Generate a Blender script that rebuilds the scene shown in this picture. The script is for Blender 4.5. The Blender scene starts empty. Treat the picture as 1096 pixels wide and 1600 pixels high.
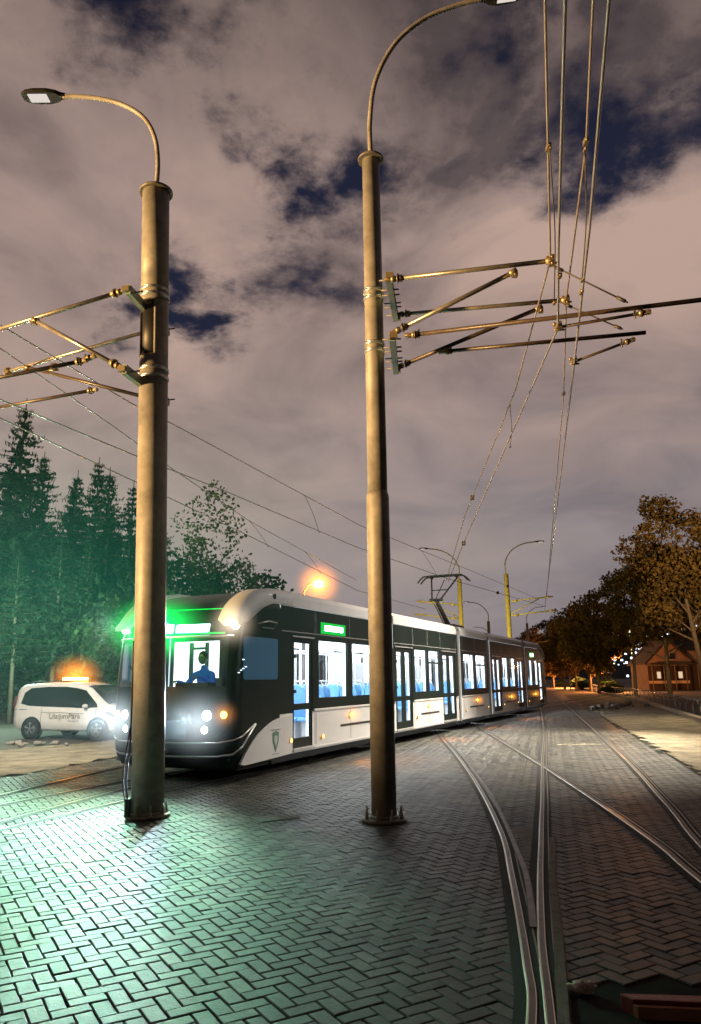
import bpy, math, random
import numpy as np
from mathutils import Vector, Matrix
random.seed(7); rng = np.random.default_rng(7)
R = math.radians
sc = bpy.context.scene
col = sc.collection
CAMH = 1.66; PITCH = 0.2230649; ROLL = 0.012

# ------------------------------------------------------------------ helpers
def V(*a): return Vector(a)

class MB:
    """collects shapes, builds ONE mesh object"""
    def __init__(s): s.v = []; s.f = []; s.m = []; s.s = []
    def add(s, vs, fs, mat=0, smooth=False):
        o = len(s.v); s.v += [tuple(v) for v in vs]
        for f in fs:
            s.f.append(tuple(i + o for i in f)); s.m.append(mat); s.s.append(smooth)
    def box(s, c, size, rot=None, mat=0):
        hx, hy, hz = size[0]/2, size[1]/2, size[2]/2
        vs = [Vector((x, y, z)) for x in (-hx, hx) for y in (-hy, hy) for z in (-hz, hz)]
        if rot is not None: vs = [rot @ v for v in vs]
        c = Vector(c); vs = [v + c for v in vs]
        s.add(vs, [(0,1,3,2),(4,6,7,5),(0,4,5,1),(2,3,7,6),(0,2,6,4),(1,5,7,3)], mat)
    def tube(s, pts, r, n=8, mat=0, caps=True, smooth=True):
        pts = [Vector(p) for p in pts]
        rs = r if isinstance(r, (list, tuple)) else [r]*len(pts)
        base = len(s.v); up = None
        for i, p in enumerate(pts):
            d = (pts[min(i+1, len(pts)-1)] - pts[max(i-1, 0)])
            if d.length < 1e-9: d = Vector((0,0,1))
            d.normalize()
            if up is None:
                up = Vector((0,0,1)) if abs(d.z) < .9 else Vector((1,0,0))
            a = d.cross(up); a.normalize(); b = a.cross(d); b.normalize(); up = b
            for k in range(n):
                t = 2*math.pi*k/n
                s.v.append(tuple(p + (a*math.cos(t) + b*math.sin(t))*rs[i]))
        for i in range(len(pts)-1):
            for k in range(n):
                q = base+i*n; k2 = (k+1) % n
                s.f.append((q+k, q+k2, q+n+k2, q+n+k)); s.m.append(mat); s.s.append(smooth)
        if caps:
            s.f.append(tuple(base+k for k in range(n))[::-1]); s.m.append(mat); s.s.append(False)
            e = base+(len(pts)-1)*n
            s.f.append(tuple(e+k for k in range(n))); s.m.append(mat); s.s.append(False)
    def prism(s, poly, a, b, mat=0):
        """poly: list of 3D points (one end), a..b: offset vectors for both ends"""
        n = len(poly); a = Vector(a); b = Vector(b)
        vs = [Vector(p)+a for p in poly] + [Vector(p)+b for p in poly]
        fs = [tuple(range(n))[::-1], tuple(range(n, 2*n))]
        fs += [(i, (i+1) % n, n+(i+1) % n, n+i) for i in range(n)]
        s.add(vs, fs, mat)
    def lathe(s, c, prof, n=20, mat=0, axis='z', smooth=True):
        c = Vector(c); base = len(s.v)
        for r, h in prof:
            for k in range(n):
                t = 2*math.pi*k/n; x, y = r*math.cos(t), r*math.sin(t)
                p = {'z': (x, y, h), 'x': (h, x, y), 'y': (x, h, y)}[axis]
                s.v.append(tuple(c + Vector(p)))
        for i in range(len(prof)-1):
            for k in range(n):
                k2 = (k+1) % n; q = base+i*n
                s.f.append((q+k, q+k2, q+n+k2, q+n+k)); s.m.append(mat); s.s.append(smooth)
        s.f.append(tuple(base+k for k in range(n))[::-1]); s.m.append(mat); s.s.append(False)
        e = base+(len(prof)-1)*n
        s.f.append(tuple(e+k for k in range(n))); s.m.append(mat); s.s.append(False)
    def sphere(s, c, r, sc_=(1,1,1), n=12, mat=0, rot=None):
        c = Vector(c); m = n//2+1; base = len(s.v)
        for i in range(m+1):
            ph = math.pi*i/m
            for k in range(n):
                t = 2*math.pi*k/n
                p = Vector((math.sin(ph)*math.cos(t)*sc_[0], math.sin(ph)*math.sin(t)*sc_[1], math.cos(ph)*sc_[2]))*r
                if rot is not None: p = rot @ p
                s.v.append(tuple(c+p))
        for i in range(m):
            for k in range(n):
                k2 = (k+1) % n; q = base+i*n
                s.f.append((q+k, q+n+k, q+n+k2, q+k2)); s.m.append(mat); s.s.append(True)
    def build(s, name, mats, parent=None, bevel=0, recalc=True):
        me = bpy.data.meshes.new(name)
        me.from_pydata(s.v, [], s.f)
        if not isinstance(mats, (list, tuple)): mats = [mats]
        for m in mats: me.materials.append(m)
        me.polygons.foreach_set('material_index', s.m)
        me.polygons.foreach_set('use_smooth', s.s)
        me.update()
        if recalc:
            import bmesh
            bm = bmesh.new(); bm.from_mesh(me); bmesh.ops.recalc_face_normals(bm, faces=bm.faces); bm.to_mesh(me); bm.free()
        o = bpy.data.objects.new(name, me); col.objects.link(o)
        if parent is not None: o.parent = parent
        if bevel:
            md = o.modifiers.new('bevel', 'BEVEL'); md.width = bevel; md.segments = 2; md.limit_method = 'ANGLE'; md.angle_limit = R(40)
        return o

def raw_mesh(name, verts, faces4, mat, parent=None):
    """fast numpy quads"""
    me = bpy.data.meshes.new(name); nf = len(faces4)
    me.vertices.add(len(verts)); me.vertices.foreach_set('co', verts.astype(np.float32).ravel())
    me.loops.add(nf*4); me.loops.foreach_set('vertex_index', faces4.astype(np.int32).ravel())
    me.polygons.add(nf); me.polygons.foreach_set('loop_start', np.arange(0, nf*4, 4, dtype=np.int32))
    me.update(calc_edges=True); me.polygons.foreach_set('use_smooth', np.zeros(nf, bool)); me.validate()
    for m in (mat if isinstance(mat, (list, tuple)) else [mat]): me.materials.append(m)
    o = bpy.data.objects.new(name, me); col.objects.link(o)
    if parent is not None: o.parent = parent
    return o

def tag(o, label=None, cat=None, group=None, kind=None):
    if label: o['label'] = label
    if cat: o['category'] = cat
    if group: o['group'] = group
    if kind: o['kind'] = kind
    return o
def empty(name, loc=(0,0,0), rz=0, label=None, cat=None, group=None):
    o = bpy.data.objects.new(name, None); col.objects.link(o)
    o.location = loc; o.rotation_euler = (0, 0, rz); o.empty_display_size = .3
    return tag(o, label, cat, group)
def copy_tree(o, parent=None):
    c = o.copy(); col.objects.link(c); c.parent = parent
    for ch in list(o.children): copy_tree(ch, c)
    return c
def spline(pts, n=8):
    P = [Vector(p) for p in pts]; out = []
    P = [P[0]*2-P[1]] + P + [P[-1]*2-P[-2]]
    for i in range(1, len(P)-2):
        a, b, c, d = P[i-1:i+3]
        for k in range(n):
            t = k/n
            out.append(.5*((2*b)+(c-a)*t+(2*a-5*b+4*c-d)*t*t+(3*b-a-3*c+d)*t**3))
    out.append(P[-2]); return out

# ------------------------------------------------------------------ materials
def mat(name, base=(.5,.5,.5), rough=.5, metal=0, emis=None, estr=0, noise=None, spec=.5, bump=0, bscale=30, coat=0):
    m = bpy.data.materials.new(name); m.use_nodes = True; nt = m.node_tree; b = nt.nodes['Principled BSDF']
    b.inputs['Base Color'].default_value = (*base, 1); b.inputs['Roughness'].default_value = rough
    b.inputs['Metallic'].default_value = metal; b.inputs['Specular IOR Level'].default_value = spec
    if coat: b.inputs['Coat Weight'].default_value = coat; b.inputs['Coat Roughness'].default_value = .08
    if emis: b.inputs['Emission Color'].default_value = (*emis, 1); b.inputs['Emission Strength'].default_value = estr
    if noise or bump:
        tc = nt.nodes.new('ShaderNodeTexCoord')
    if noise:   # noise = (scale, color2, amount)
        nz = nt.nodes.new('ShaderNodeTexNoise'); nz.inputs['Scale'].default_value = noise[0]; nz.inputs['Detail'].default_value = 6; nz.inputs['Roughness'].default_value = .65
        nt.links.new(tc.outputs['Object'], nz.inputs['Vector'])
        rp = nt.nodes.new('ShaderNodeValToRGB'); rp.color_ramp.elements[0].position = .35; rp.color_ramp.elements[1].position = .68
        rp.color_ramp.elements[0].color = (*base, 1); rp.color_ramp.elements[1].color = (*noise[1], 1)
        nt.links.new(nz.outputs['Fac'], rp.inputs['Fac']); nt.links.new(rp.outputs['Color'], b.inputs['Base Color'])
        rr = nt.nodes.new('ShaderNodeMapRange'); rr.inputs['To Min'].default_value = max(0, rough-.1); rr.inputs['To Max'].default_value = min(1, rough+.15)
        nt.links.new(nz.outputs['Fac'], rr.inputs['Value']); nt.links.new(rr.outputs['Result'], b.inputs['Roughness'])
    if bump:
        n2 = nt.nodes.new('ShaderNodeTexNoise'); n2.inputs['Scale'].default_value = bscale; n2.inputs['Detail'].default_value = 8; n2.inputs['Roughness'].default_value = .7
        nt.links.new(tc.outputs['Object'], n2.inputs['Vector'])
        bp = nt.nodes.new('ShaderNodeBump'); bp.inputs['Strength'].default_value = bump; bp.inputs['Distance'].default_value = .02
        nt.links.new(n2.outputs['Fac'], bp.inputs['Height']); nt.links.new(bp.outputs['Normal'], b.inputs['Normal'])
    return m
def emat(name, c, s):
    m = bpy.data.materials.new(name); m.use_nodes = True; nt = m.node_tree; nt.nodes.clear()
    e = nt.nodes.new('ShaderNodeEmission'); e.inputs['Color'].default_value = (*c, 1); e.inputs['Strength'].default_value = s
    o = nt.nodes.new('ShaderNodeOutputMaterial'); nt.links.new(e.outputs[0], o.inputs[0]); return m
def glass(name, tint=(.9,.95,1), gloss=.12, rough=.02):
    m = bpy.data.materials.new(name); m.use_nodes = True; nt = m.node_tree; nt.nodes.clear()
    t = nt.nodes.new('ShaderNodeBsdfTransparent'); t.inputs[0].default_value = (*tint, 1)
    g = nt.nodes.new('ShaderNodeBsdfGlossy'); g.inputs['Roughness'].default_value = rough; g.inputs[0].default_value = (.9,.9,.9,1)
    f = nt.nodes.new('ShaderNodeLayerWeight'); f.inputs['Blend'].default_value = .5
    pw = nt.nodes.new('ShaderNodeMath'); pw.operation = 'POWER'; pw.inputs[1].default_value = 4; nt.links.new(f.outputs['Facing'], pw.inputs[0])
    ma = nt.nodes.new('ShaderNodeMath'); ma.operation = 'MULTIPLY_ADD'; ma.inputs[1].default_value = .55; ma.inputs[2].default_value = gloss*.5; nt.links.new(pw.outputs[0], ma.inputs[0])
    x = nt.nodes.new('ShaderNodeMixShader'); nt.links.new(ma.outputs[0], x.inputs[0]); nt.links.new(t.outputs[0], x.inputs[1]); nt.links.new(g.outputs[0], x.inputs[2])
    o = nt.nodes.new('ShaderNodeOutputMaterial'); nt.links.new(x.outputs[0], o.inputs[0]); return m
def bloom_mat(name, color, strength, power, scatter=.004):
    """imitated lens glow around a lamp: emission that falls off from the middle of a unit ball, plus thin scatter"""
    m = bpy.data.materials.new(name); m.use_nodes = True; nt = m.node_tree; nt.nodes.clear(); N = nt.nodes.new; L = nt.links.new
    tc = N('ShaderNodeTexCoord'); ln = N('ShaderNodeVectorMath'); ln.operation = 'LENGTH'; L(tc.outputs['Object'], ln.inputs[0])
    s1 = N('ShaderNodeMath'); s1.operation = 'SUBTRACT'; s1.use_clamp = True; s1.inputs[0].default_value = 1; L(ln.outputs['Value'], s1.inputs[1])
    pw = N('ShaderNodeMath'); pw.operation = 'POWER'; L(s1.outputs[0], pw.inputs[0]); pw.inputs[1].default_value = power
    ml = N('ShaderNodeMath'); ml.operation = 'MULTIPLY'; L(pw.outputs[0], ml.inputs[0]); ml.inputs[1].default_value = strength
    e = N('ShaderNodeEmission'); e.inputs['Color'].default_value = (*color, 1); L(ml.outputs[0], e.inputs['Strength'])
    v = N('ShaderNodeVolumeScatter'); v.inputs['Density'].default_value = scatter
    a = N('ShaderNodeAddShader'); L(e.outputs[0], a.inputs[0]); L(v.outputs[0], a.inputs[1])
    o = N('ShaderNodeOutputMaterial'); L(a.outputs[0], o.inputs['Volume']); return m
def leafmat(name, c1, c2, trans=.35):
    m = bpy.data.materials.new(name); m.use_nodes = True; nt = m.node_tree; nt.nodes.clear(); N = nt.nodes.new; L = nt.links.new
    g = N('ShaderNodeNewGeometry'); rp = N('ShaderNodeValToRGB'); rp.color_ramp.elements[0].color = (*c1, 1); rp.color_ramp.elements[1].color = (*c2, 1)
    L(g.outputs['Random Per Island'], rp.inputs[0])
    d = N('ShaderNodeBsdfDiffuse'); t = N('ShaderNodeBsdfTranslucent'); L(rp.outputs[0], d.inputs[0]); L(rp.outputs[0], t.inputs[0])
    x = N('ShaderNodeMixShader'); x.inputs[0].default_value = trans; L(d.outputs[0], x.inputs[1]); L(t.outputs[0], x.inputs[2])
    o = N('ShaderNodeOutputMaterial'); L(x.outputs[0], o.inputs[0]); return m

M = {}
M['galv'] = mat('galvanised_steel', (.25,.235,.21), .5, .1, noise=(3.2, (.44,.42,.39)), bump=.12, bscale=26)  # zinc mottling, contrast raised to stand in for blotchy mast shadows
M['galvdark'] = mat('weathered_steel', (.16,.15,.14), .5, .3, noise=(14, (.30,.27,.22)), bump=.1)
M['tube'] = mat('cantilever_tube', (.36,.34,.30), .35, .7, noise=(9, (.50,.46,.38)))
M['tubedark'] = mat('dark_composite_tube', (.06,.045,.035), .35, .1, noise=(9, (.11,.08,.06)))
M['brass'] = mat('bronze_fitting', (.42,.33,.18), .4, .6, noise=(30, (.30,.25,.18)))
M['bracket'] = mat('green_grey_bracket', (.42,.52,.42), .45, .3, noise=(20, (.3,.38,.32)))
M['copper'] = mat('copper_wire', (.55,.42,.32), .35, .6, noise=(3, (.62,.55,.45)))
M['wire'] = mat('steel_wire', (.55,.50,.45), .35, .6)
M['wiredark'] = mat('dark_wire', (.10,.09,.09), .5, .2)
M['polish'] = mat('polished_rail_edge', (.50,.45,.36), .28, .95)
M['railsteel'] = mat('rail_head_steel', (.085,.075,.055), .36, .6, noise=(7, (.045,.038,.028)), bump=.05, bscale=60)
M['raillip'] = mat('rail_lip_steel', (.15,.13,.10), .42, .7, noise=(9, (.14,.11,.09)), bump=.1, bscale=50)
M['groove'] = mat('groove_dirt', (.015,.013,.011), .9, bump=.3)
M['sealant'] = mat('rail_sealant', (.006,.0055,.005), .95, noise=(12, (.014,.012,.010)), bump=.4, bscale=25)
M['concrete'] = mat('rail_edge_concrete', (.16,.13,.10), .8, noise=(9, (.09,.07,.055)), bump=.6, bscale=30)
M['white'] = mat('tram_white_paint', (.66,.65,.66), .3, noise=(1.2, (.58,.57,.58)), coat=.5)
M['black'] = mat('tram_black_gloss', (.007,.013,.012), .30, noise=(1.5, (.010,.017,.015)), spec=.22)
M['grey'] = mat('tram_grey_trim', (.22,.22,.23), .45)
M['silver'] = mat('silver_trim', (.62,.63,.64), .3, .7)
M['under'] = mat('underbody_black', (.010,.010,.011), .8, noise=(4, (.02,.018,.016)), bump=.3)
M['rubber'] = mat('bellows_rubber', (.10,.095,.10), .75)
M['win'] = glass('clear_window_glass', (.93,.97,1))
M['winfog'] = glass('far_side_filmed_glass', (.93,.97,1))  # white diffuse mixed in below to brighten the far panes, no real film
_nt = M['winfog'].node_tree; _d = _nt.nodes.new('ShaderNodeBsdfDiffuse'); _d.inputs[0].default_value = (.75,.78,.8,1); _x = _nt.nodes.new('ShaderNodeMixShader'); _x.inputs[0].default_value = .42
_s = _nt.nodes['Mix Shader'] ; _nt.links.new(_s.outputs[0], _x.inputs[1]); _nt.links.new(_d.outputs[0], _x.inputs[2]); _nt.links.new(_x.outputs[0], _nt.nodes['Material Output'].inputs[0])
M['ws'] = glass('windscreen_glass', (.78,.9,.95), .16)
M['inwhite'] = mat('interior_white_panel', (.85,.86,.88), .45, emis=(.90,.97,1), estr=1.0)  # emission added to brighten the lining, these panels are no lamps
M['seatbase'] = mat('seat_pedestal_grey', (.45,.47,.5), .5)
M['inlight'] = emat('interior_lamp_strip', (.97,.99,1), 46)
M['blueseat'] = mat('blue_seat_shell', (.10,.30,.62), .4, noise=(6, (.14,.36,.68)))
M['handrail'] = mat('handrail_grey', (.55,.58,.62), .3, .6)
M['dark'] = mat('black_plastic', (.012,.012,.013), .5)
M['cabglass'] = mat('tinted_cab_window', (.012,.045,.075), .09, emis=(.03,.20,.36), estr=.17, coat=1)  # own blue emission stands in for the lit cab behind the glass
M['greenlit'] = emat('green_sign_glow', (.02,1,.16), 9)
M['greenword'] = emat('green_sign_word', (.45,1,.75), 26)
M['headlamp'] = emat('cold_headlamp', (.85,.95,1), 70)
M['warmwhite'] = emat('warm_white_lamp', (1,.93,.8), 45)
M['amber'] = emat('amber_marker', (1,.36,.03), 22)
M['amberdim'] = emat('amber_reflector', (1,.45,.10), 4)
M['beacon'] = emat('beacon_amber', (1,.50,.05), 40)
M['sodium'] = emat('sodium_globe', (1,.42,.05), 40)
M['led'] = emat('lamp_led_panel', (1,.9,.82), .75)
M['lampshell'] = mat('street_lamp_shell', (.018,.016,.014), .45)
M['skin'] = mat('skin', (.42,.27,.2), .5)
M['shirt'] = mat('blue_shirt', (.03,.12,.55), .7, noise=(14, (.05,.17,.62)), emis=(.03,.12,.55), estr=.25)  # faint emission brightens the shirt, the cloth gives no light
M['hair'] = mat('dark_hair', (.02,.015,.012), .6)
M['vanpaint'] = mat('van_white_paint', (.82,.80,.78), .25, noise=(1.5, (.76,.74,.71)), coat=.8)
M['vanglass'] = mat('van_tinted_glass', (.012,.014,.016), .06, coat=1)
M['tyre'] = mat('tyre_rubber', (.018,.018,.019), .8, bump=.2)
M['alloy'] = mat('alloy_wheel', (.5,.52,.56), .28, .85)
M['letter'] = mat('dark_grey_lettering', (.17,.135,.085), .5)
M['lens'] = mat('van_headlamp_lens', (.35,.36,.38), .1, .5, coat=1)
M['bark'] = mat('tree_bark', (.10,.075,.05), .9, noise=(6, (.16,.12,.08)), bump=.8, bscale=12)
M['barkpale'] = mat('pale_spruce_bark', (.16,.13,.09), .9, noise=(5, (.24,.19,.13)), bump=.7, bscale=12)
M['spruce'] = leafmat('spruce_needles', (.018,.036,.024), (.050,.085,.045), .25)
M['leafdark'] = leafmat('bush_leaves', (.022,.045,.020), (.06,.095,.04), .3)
M['leafpale'] = leafmat('pale_tree_leaves', (.10,.13,.05), (.22,.25,.11), .45)
M['leafbrown'] = leafmat('autumn_street_tree_leaves', (.09,.065,.022), (.22,.15,.05), .4)  # brown leaf tones, random per leaf
M['dirt'] = mat('pale_dirt', (.34,.28,.185), .95, noise=(1.6, (.13,.105,.07)), bump=1, bscale=7)
M['dirt'].node_tree.nodes['Bump'].inputs['Distance'].default_value = .07
M['dirtdark'] = mat('rough_dark_ground', (.055,.047,.04), .9, noise=(.7, (.10,.085,.07)), bump=.8, bscale=5)
M['asphalt'] = mat('dark_asphalt', (.035,.033,.032), .85, noise=(2, (.055,.05,.046)), bump=.3, bscale=60)
M['bed'] = mat('joint_sand', (.010,.009,.007), 1, spec=.1, noise=(3, (.03,.026,.02)))
M['kerb'] = mat('kerb_concrete', (.34,.30,.22), .8, noise=(3, (.24,.21,.16)), bump=.4)
M['rock'] = mat('pale_rubble', (.34,.31,.27), .9, noise=(5, (.22,.19,.16)), bump=.6)
M['redpaint'] = mat('worn_red_paint', (.22,.012,.008), .5, noise=(18, (.12,.02,.012)), bump=.2)
M['wood'] = mat('weathered_board_edge', (.36,.15,.07), .8, noise=(8, (.25,.10,.05)))  # orange light on the board edge put into its colour
M['rag'] = mat('dirty_white_rag', (.50,.38,.32), .9, bump=.5)
M['housewall'] = mat('pink_plaster', (.24,.15,.115), .9, noise=(1.5, (.15,.095,.07)))
M['roof'] = mat('dark_roof_tiles', (.025,.018,.016), .9)
M['winlit'] = emat('lit_house_window', (1,.72,.45), .8)
M['hill'] = mat('night_hill', (.012,.014,.02), 1)
M['farwall'] = mat('far_building_wall', (.05,.05,.06), .9)
M['citylight'] = emat('city_light_cool', (.8,.9,1), 3.2)
M['citywarm'] = emat('city_light_warm', (1,.75,.45), 2.5)

def brick_material():
    m = bpy.data.materials.new('paving_block'); m.use_nodes = True; nt = m.node_tree; N = nt.nodes.new; L = nt.links.new
    b = nt.nodes['Principled BSDF']; g = N('ShaderNodeNewGeometry'); tc = N('ShaderNodeTexCoord')
    rp = N('ShaderNodeValToRGB'); e = rp.color_ramp.elements
    e[0].color = (.024,.022,.019,1); e[1].color = (.085,.077,.062,1)
    x = rp.color_ramp.elements.new(.5); x.color = (.045,.043,.036,1)
    L(g.outputs['Random Per Island'], rp.inputs[0])
    nz = N('ShaderNodeTexNoise'); nz.inputs['Scale'].default_value = 22; nz.inputs['Detail'].default_value = 8; nz.inputs['Roughness'].default_value = .7; L(tc.outputs['Object'], nz.inputs[0])
    n3 = N('ShaderNodeTexNoise'); n3.inputs['Scale'].default_value = .8; n3.inputs['Detail'].default_value = 5; L(tc.outputs['Object'], n3.inputs[0])
    mr = N('ShaderNodeMapRange'); mr.inputs['From Min'].default_value = .3; mr.inputs['From Max'].default_value = .7; mr.inputs['To Min'].default_value = .5; mr.inputs['To Max'].default_value = 1.55; L(nz.outputs['Fac'], mr.inputs[0])
    m4 = N('ShaderNodeMapRange'); m4.inputs['From Min'].default_value = .35; m4.inputs['From Max'].default_value = .65; m4.inputs['To Min'].default_value = .55; m4.inputs['To Max'].default_value = 1.35; L(n3.outputs['Fac'], m4.inputs[0])
    mm = N('ShaderNodeMath'); mm.operation = 'MULTIPLY'; L(mr.outputs[0], mm.inputs[0]); L(m4.outputs[0], mm.inputs[1])
    vm = N('ShaderNodeVectorMath'); vm.operation = 'SCALE'; L(rp.outputs[0], vm.inputs[0]); L(mm.outputs[0], vm.inputs['Scale']); L(vm.outputs[0], b.inputs['Base Color'])
    r2 = N('ShaderNodeMapRange'); r2.inputs['To Min'].default_value = .30; r2.inputs['To Max'].default_value = .70; L(nz.outputs['Fac'], r2.inputs[0]); L(r2.outputs[0], b.inputs['Roughness'])
    n5 = N('ShaderNodeTexNoise'); n5.inputs['Scale'].default_value = 60; n5.inputs['Detail'].default_value = 6; n5.inputs['Roughness'].default_value = .65; L(tc.outputs['Object'], n5.inputs[0])
    bp = N('ShaderNodeBump'); bp.inputs['Strength'].default_value = .75; bp.inputs['Distance'].default_value = .004; L(n5.outputs['Fac'], bp.inputs['Height'])
    b2 = N('ShaderNodeBump'); b2.inputs['Strength'].default_value = .5; b2.inputs['Distance'].default_value = .006; L(nz.outputs['Fac'], b2.inputs['Height']); L(bp.outputs[0], b2.inputs['Normal'])
    L(b2.outputs['Normal'], b.inputs['Normal']); b.inputs['Specular IOR Level'].default_value = .3
    return m
M['brick'] = brick_material()
# ------------------------------------------------------------------ ground
def sheet(name, poly, z, material, kind='structure', res=None, amp=0, seed=0, label=None):
    """flat polygon, or a gently lumpy triangulated grid clipped to the polygon"""
    import bmesh
    from mathutils import noise as NZ
    bm = bmesh.new()
    if not res:
        bm.faces.new([bm.verts.new((x, y, z)) for x, y in poly])
    else:
        xs = [p[0] for p in poly]; ys = [p[1] for p in poly]
        x0, x1, y0, y1 = min(xs), max(xs), min(ys), max(ys)
        nx, ny = int((x1-x0)/res)+1, int((y1-y0)/res)+1
        inside = lambda x, y: sum(((poly[i][1] > y) != (poly[i-1][1] > y)) and (x < (poly[i-1][0]-poly[i][0])*(y-poly[i][1])/(poly[i-1][1]-poly[i][1])+poly[i][0]) for i in range(len(poly))) % 2
        g = {}
        for i in range(nx+1):
            for j in range(ny+1):
                x, y = x0+i*res, y0+j*res
                h = NZ.fractal(Vector((x*.8+seed, y*.8, 0)), .8, 2.2, 5)
                g[i, j] = bm.verts.new((x+.4*res*NZ.noise(Vector((x*3, y*3, 5))), y+.4*res*NZ.noise(Vector((x*3, y*3, 9))), z+amp*h))
        for i in range(nx):
            for j in range(ny):
                if inside(x0+(i+.5)*res, y0+(j+.5)*res):
                    f = bm.faces.new((g[i, j], g[i+1, j], g[i+1, j+1], g[i, j+1])); f.smooth = True
        bmesh.ops.delete(bm, geom=[v for v in bm.verts if not v.link_faces], context='VERTS')
    bm.normal_update()
    for f in bm.faces:
        if f.normal.z < 0: f.normal_flip()
    me = bpy.data.meshes.new(name); bm.to_mesh(me); bm.free(); me.materials.append(material)
    o = bpy.data.objects.new(name, me); col.objects.link(o); tag(o, label, kind=kind); return o

LEFT = [(-10.5,2.2), (-9.4,6), (-7.9,9.5), (-6.9,12.5), (-6.45,14.1), (-5.3,18.1), (-3.2,22.5), (1.5,31), (7.5,46)]
def RX(y): return 6.05 + .239*(y-13.4)
sheet('ground', [(-700,-60), (700,-60), (700,900), (-700,900)], -.06, M['dirtdark'])
pavpoly = LEFT + [(RX(46),46), (RX(2.2),2.2)]
sheet('paving_bed', pavpoly, -.0115, M['bed'])
# far paving, too small to show single blocks: one sheet with fine block relief
mfar = mat('far_paving', (.05,.048,.042), .6, noise=(3, (.075,.07,.06)), bump=.6, bscale=14)
far = [(2.6,33.2), (RX(33.2),33.2), (RX(150),150), (RX(150)-14,150), (7.5,46)]
sheet('pavement_far', far, -.002, mfar)
sheet('dirt_path', [(-30,6), (-9.6,6), (-8.0,9.6), (-7.0,12.5), (-6.5,14.2), (-5.4,18.2), (-3.4,22.6), (-1,30), (-8,30), (-6.9,23.2), (-9.2,19.9), (-14,14), (-30,12)], -.01, M['dirt'], res=.25, amp=.022)
sheet('parking_ground', [(-60,12), (-30,12), (-14,14), (-9.2,19.9), (-6.9,23.2), (-8,30), (-1,30), (2,34), (-10,60), (-60,60)], -.02, M['dirtdark'], res=.6, amp=.05, seed=9)
def KX(y): return 12.76 + .288*(y-28.16) if y < 52.9 else 19.88+.226*(y-52.9)
rd = [(RX(5)+.02,5)] + [(RX(y)+.02, y) for y in (12, 20, 30, 40, 60, 90, 140)] + [(KX(y)-.1, y) for y in (140, 90, 60, 45, 28, 15, 5)]
sheet('dirt_verge', rd, -.012, M['dirt'], res=.22, amp=.035, seed=3)
sheet('road', [(KX(y)+.3, y) for y in (-5, 28, 52.9, 90, 200)] + [(KX(y)+5, y) for y in (200, 90, 52.9, 28, -5)], -.02, M['asphalt'])

# rails --------------------------------------------------------------
def smooth2(pts, n=8): return [(p.x, p.y) for p in spline([(x, y, 0) for x, y in pts], n)]
tram_az = .42; TD = V(math.sin(tram_az), math.cos(tram_az), 0); TN = V(math.cos(tram_az), -math.sin(tram_az), 0)
TO = V(-2.29, 12.04, 0)
def tp(s, n): p = TO + TD*s + TN*n; return (p.x, p.y)
RAILS = {
 'near_track_inner': [(-6.4,2.6), (-5.2,6.1), (-4.13,9.2), (-3.28,11.3), tp(.5,-.62), tp(8,-.62), tp(20,-.62), tp(34,-.62), tp(60,1)],
 'near_track_outer': [(-8.6,2.6), (-7.0,6.1), (-5.75,9.2), (-4.97,11.02), (-3.98,13.4), tp(3,-2.05), tp(12,-2.05), tp(20,-2.05), tp(34,-2.05), tp(60,-.4)],
 'merge_inner': [(-6.0,2.6), (-5.15,6.1), (-4.36,9.69), (-3.66,12.5), (-2.75,16.2), (-.9,21), (2.6,29)],
 'merge_outer': [(-7.7,2.8), (-6.3,7.5), (-5.4,11.94), (-4.6,15.8), (-3.1,20.5), (.6,28)],
 'A': [(.36,2.4), (.86,4.1), (1.03,4.95), (1.34,6.84), (1.62,8.75), (1.95,12.2), (2.28,17), (2.60,22.9), (3.3,32), (4.6,44)],
 'blade': [(1.205,5.5), (1.46,6.83), (1.60,7.9), (1.78,9.4), (2.02,11.8), (2.30,15.8), (2.58,20.6)],
 'B': [(.58,2.4), (.955,4.1), (1.13,4.94), (1.25,5.47), (1.58,6.83), (2.06,8.72), (3.55,14.62), (9.35,38), (30,125)],
 'C': [(2.35,2.4), (2.86,6.63), (3.12,8.66), (3.64,15.14), (4.35,26.4), (5.2,36), (6.8,48)],
 'D': [(2.1,2.4), (3.46,7.94), (4.27,10.9), (6.58,20), (13.99,50.8), (31.5,124)],
}
RS = {k: smooth2(v, 10) for k, v in RAILS.items()}
def ribbon(name, path, prof, mats, label, group=None):
    """sweep an open cross-section [(offset, z, material)] along a ground path"""
    b = MB(); n = len(prof)
    for i, (x, y) in enumerate(path):
        ax, ay = path[max(i-1, 0)]; cx, cy = path[min(i+1, len(path)-1)]
        d = Vector((cx-ax, cy-ay)).normalized(); nx, ny = d.y, -d.x
        for o, z, _ in prof: b.v.append((x+nx*o, y+ny*o, z))
    for i in range(len(path)-1):
        for k in range(n-1):
            q = i*n+k; b.f.append((q, q+1, q+n+1, q+n)); b.m.append(prof[k][2]); b.s.append(False)
    o = b.build(name, mats, recalc=False)
    for p in o.data.polygons:
        pass
    tag(o, label, 'rail', group or 'grooved rails set in the paving'); return o
PROF = [(-.095,.005,0), (-.029,.006,4), (-.023,.012,4), (-.015,.0125,1), (.018,.0125,4), (.024,.012,2), (.027,.0055,2), (.066,.0055,3), (.068,.0095,3), (.078,.0095,0), (.081,.0055,0), (.105,.005,0)]
PROFM = [(-o, z, m) for o, z, m in PROF[::-1]]
PROFM = [(PROFM[i][0], PROFM[i][1], PROFM[min(i+1, len(PROFM)-1)][2]) for i in range(len(PROFM))]
RM = [M['sealant'], M['railsteel'], M['groove'], M['raillip'], M['polish']]
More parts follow.
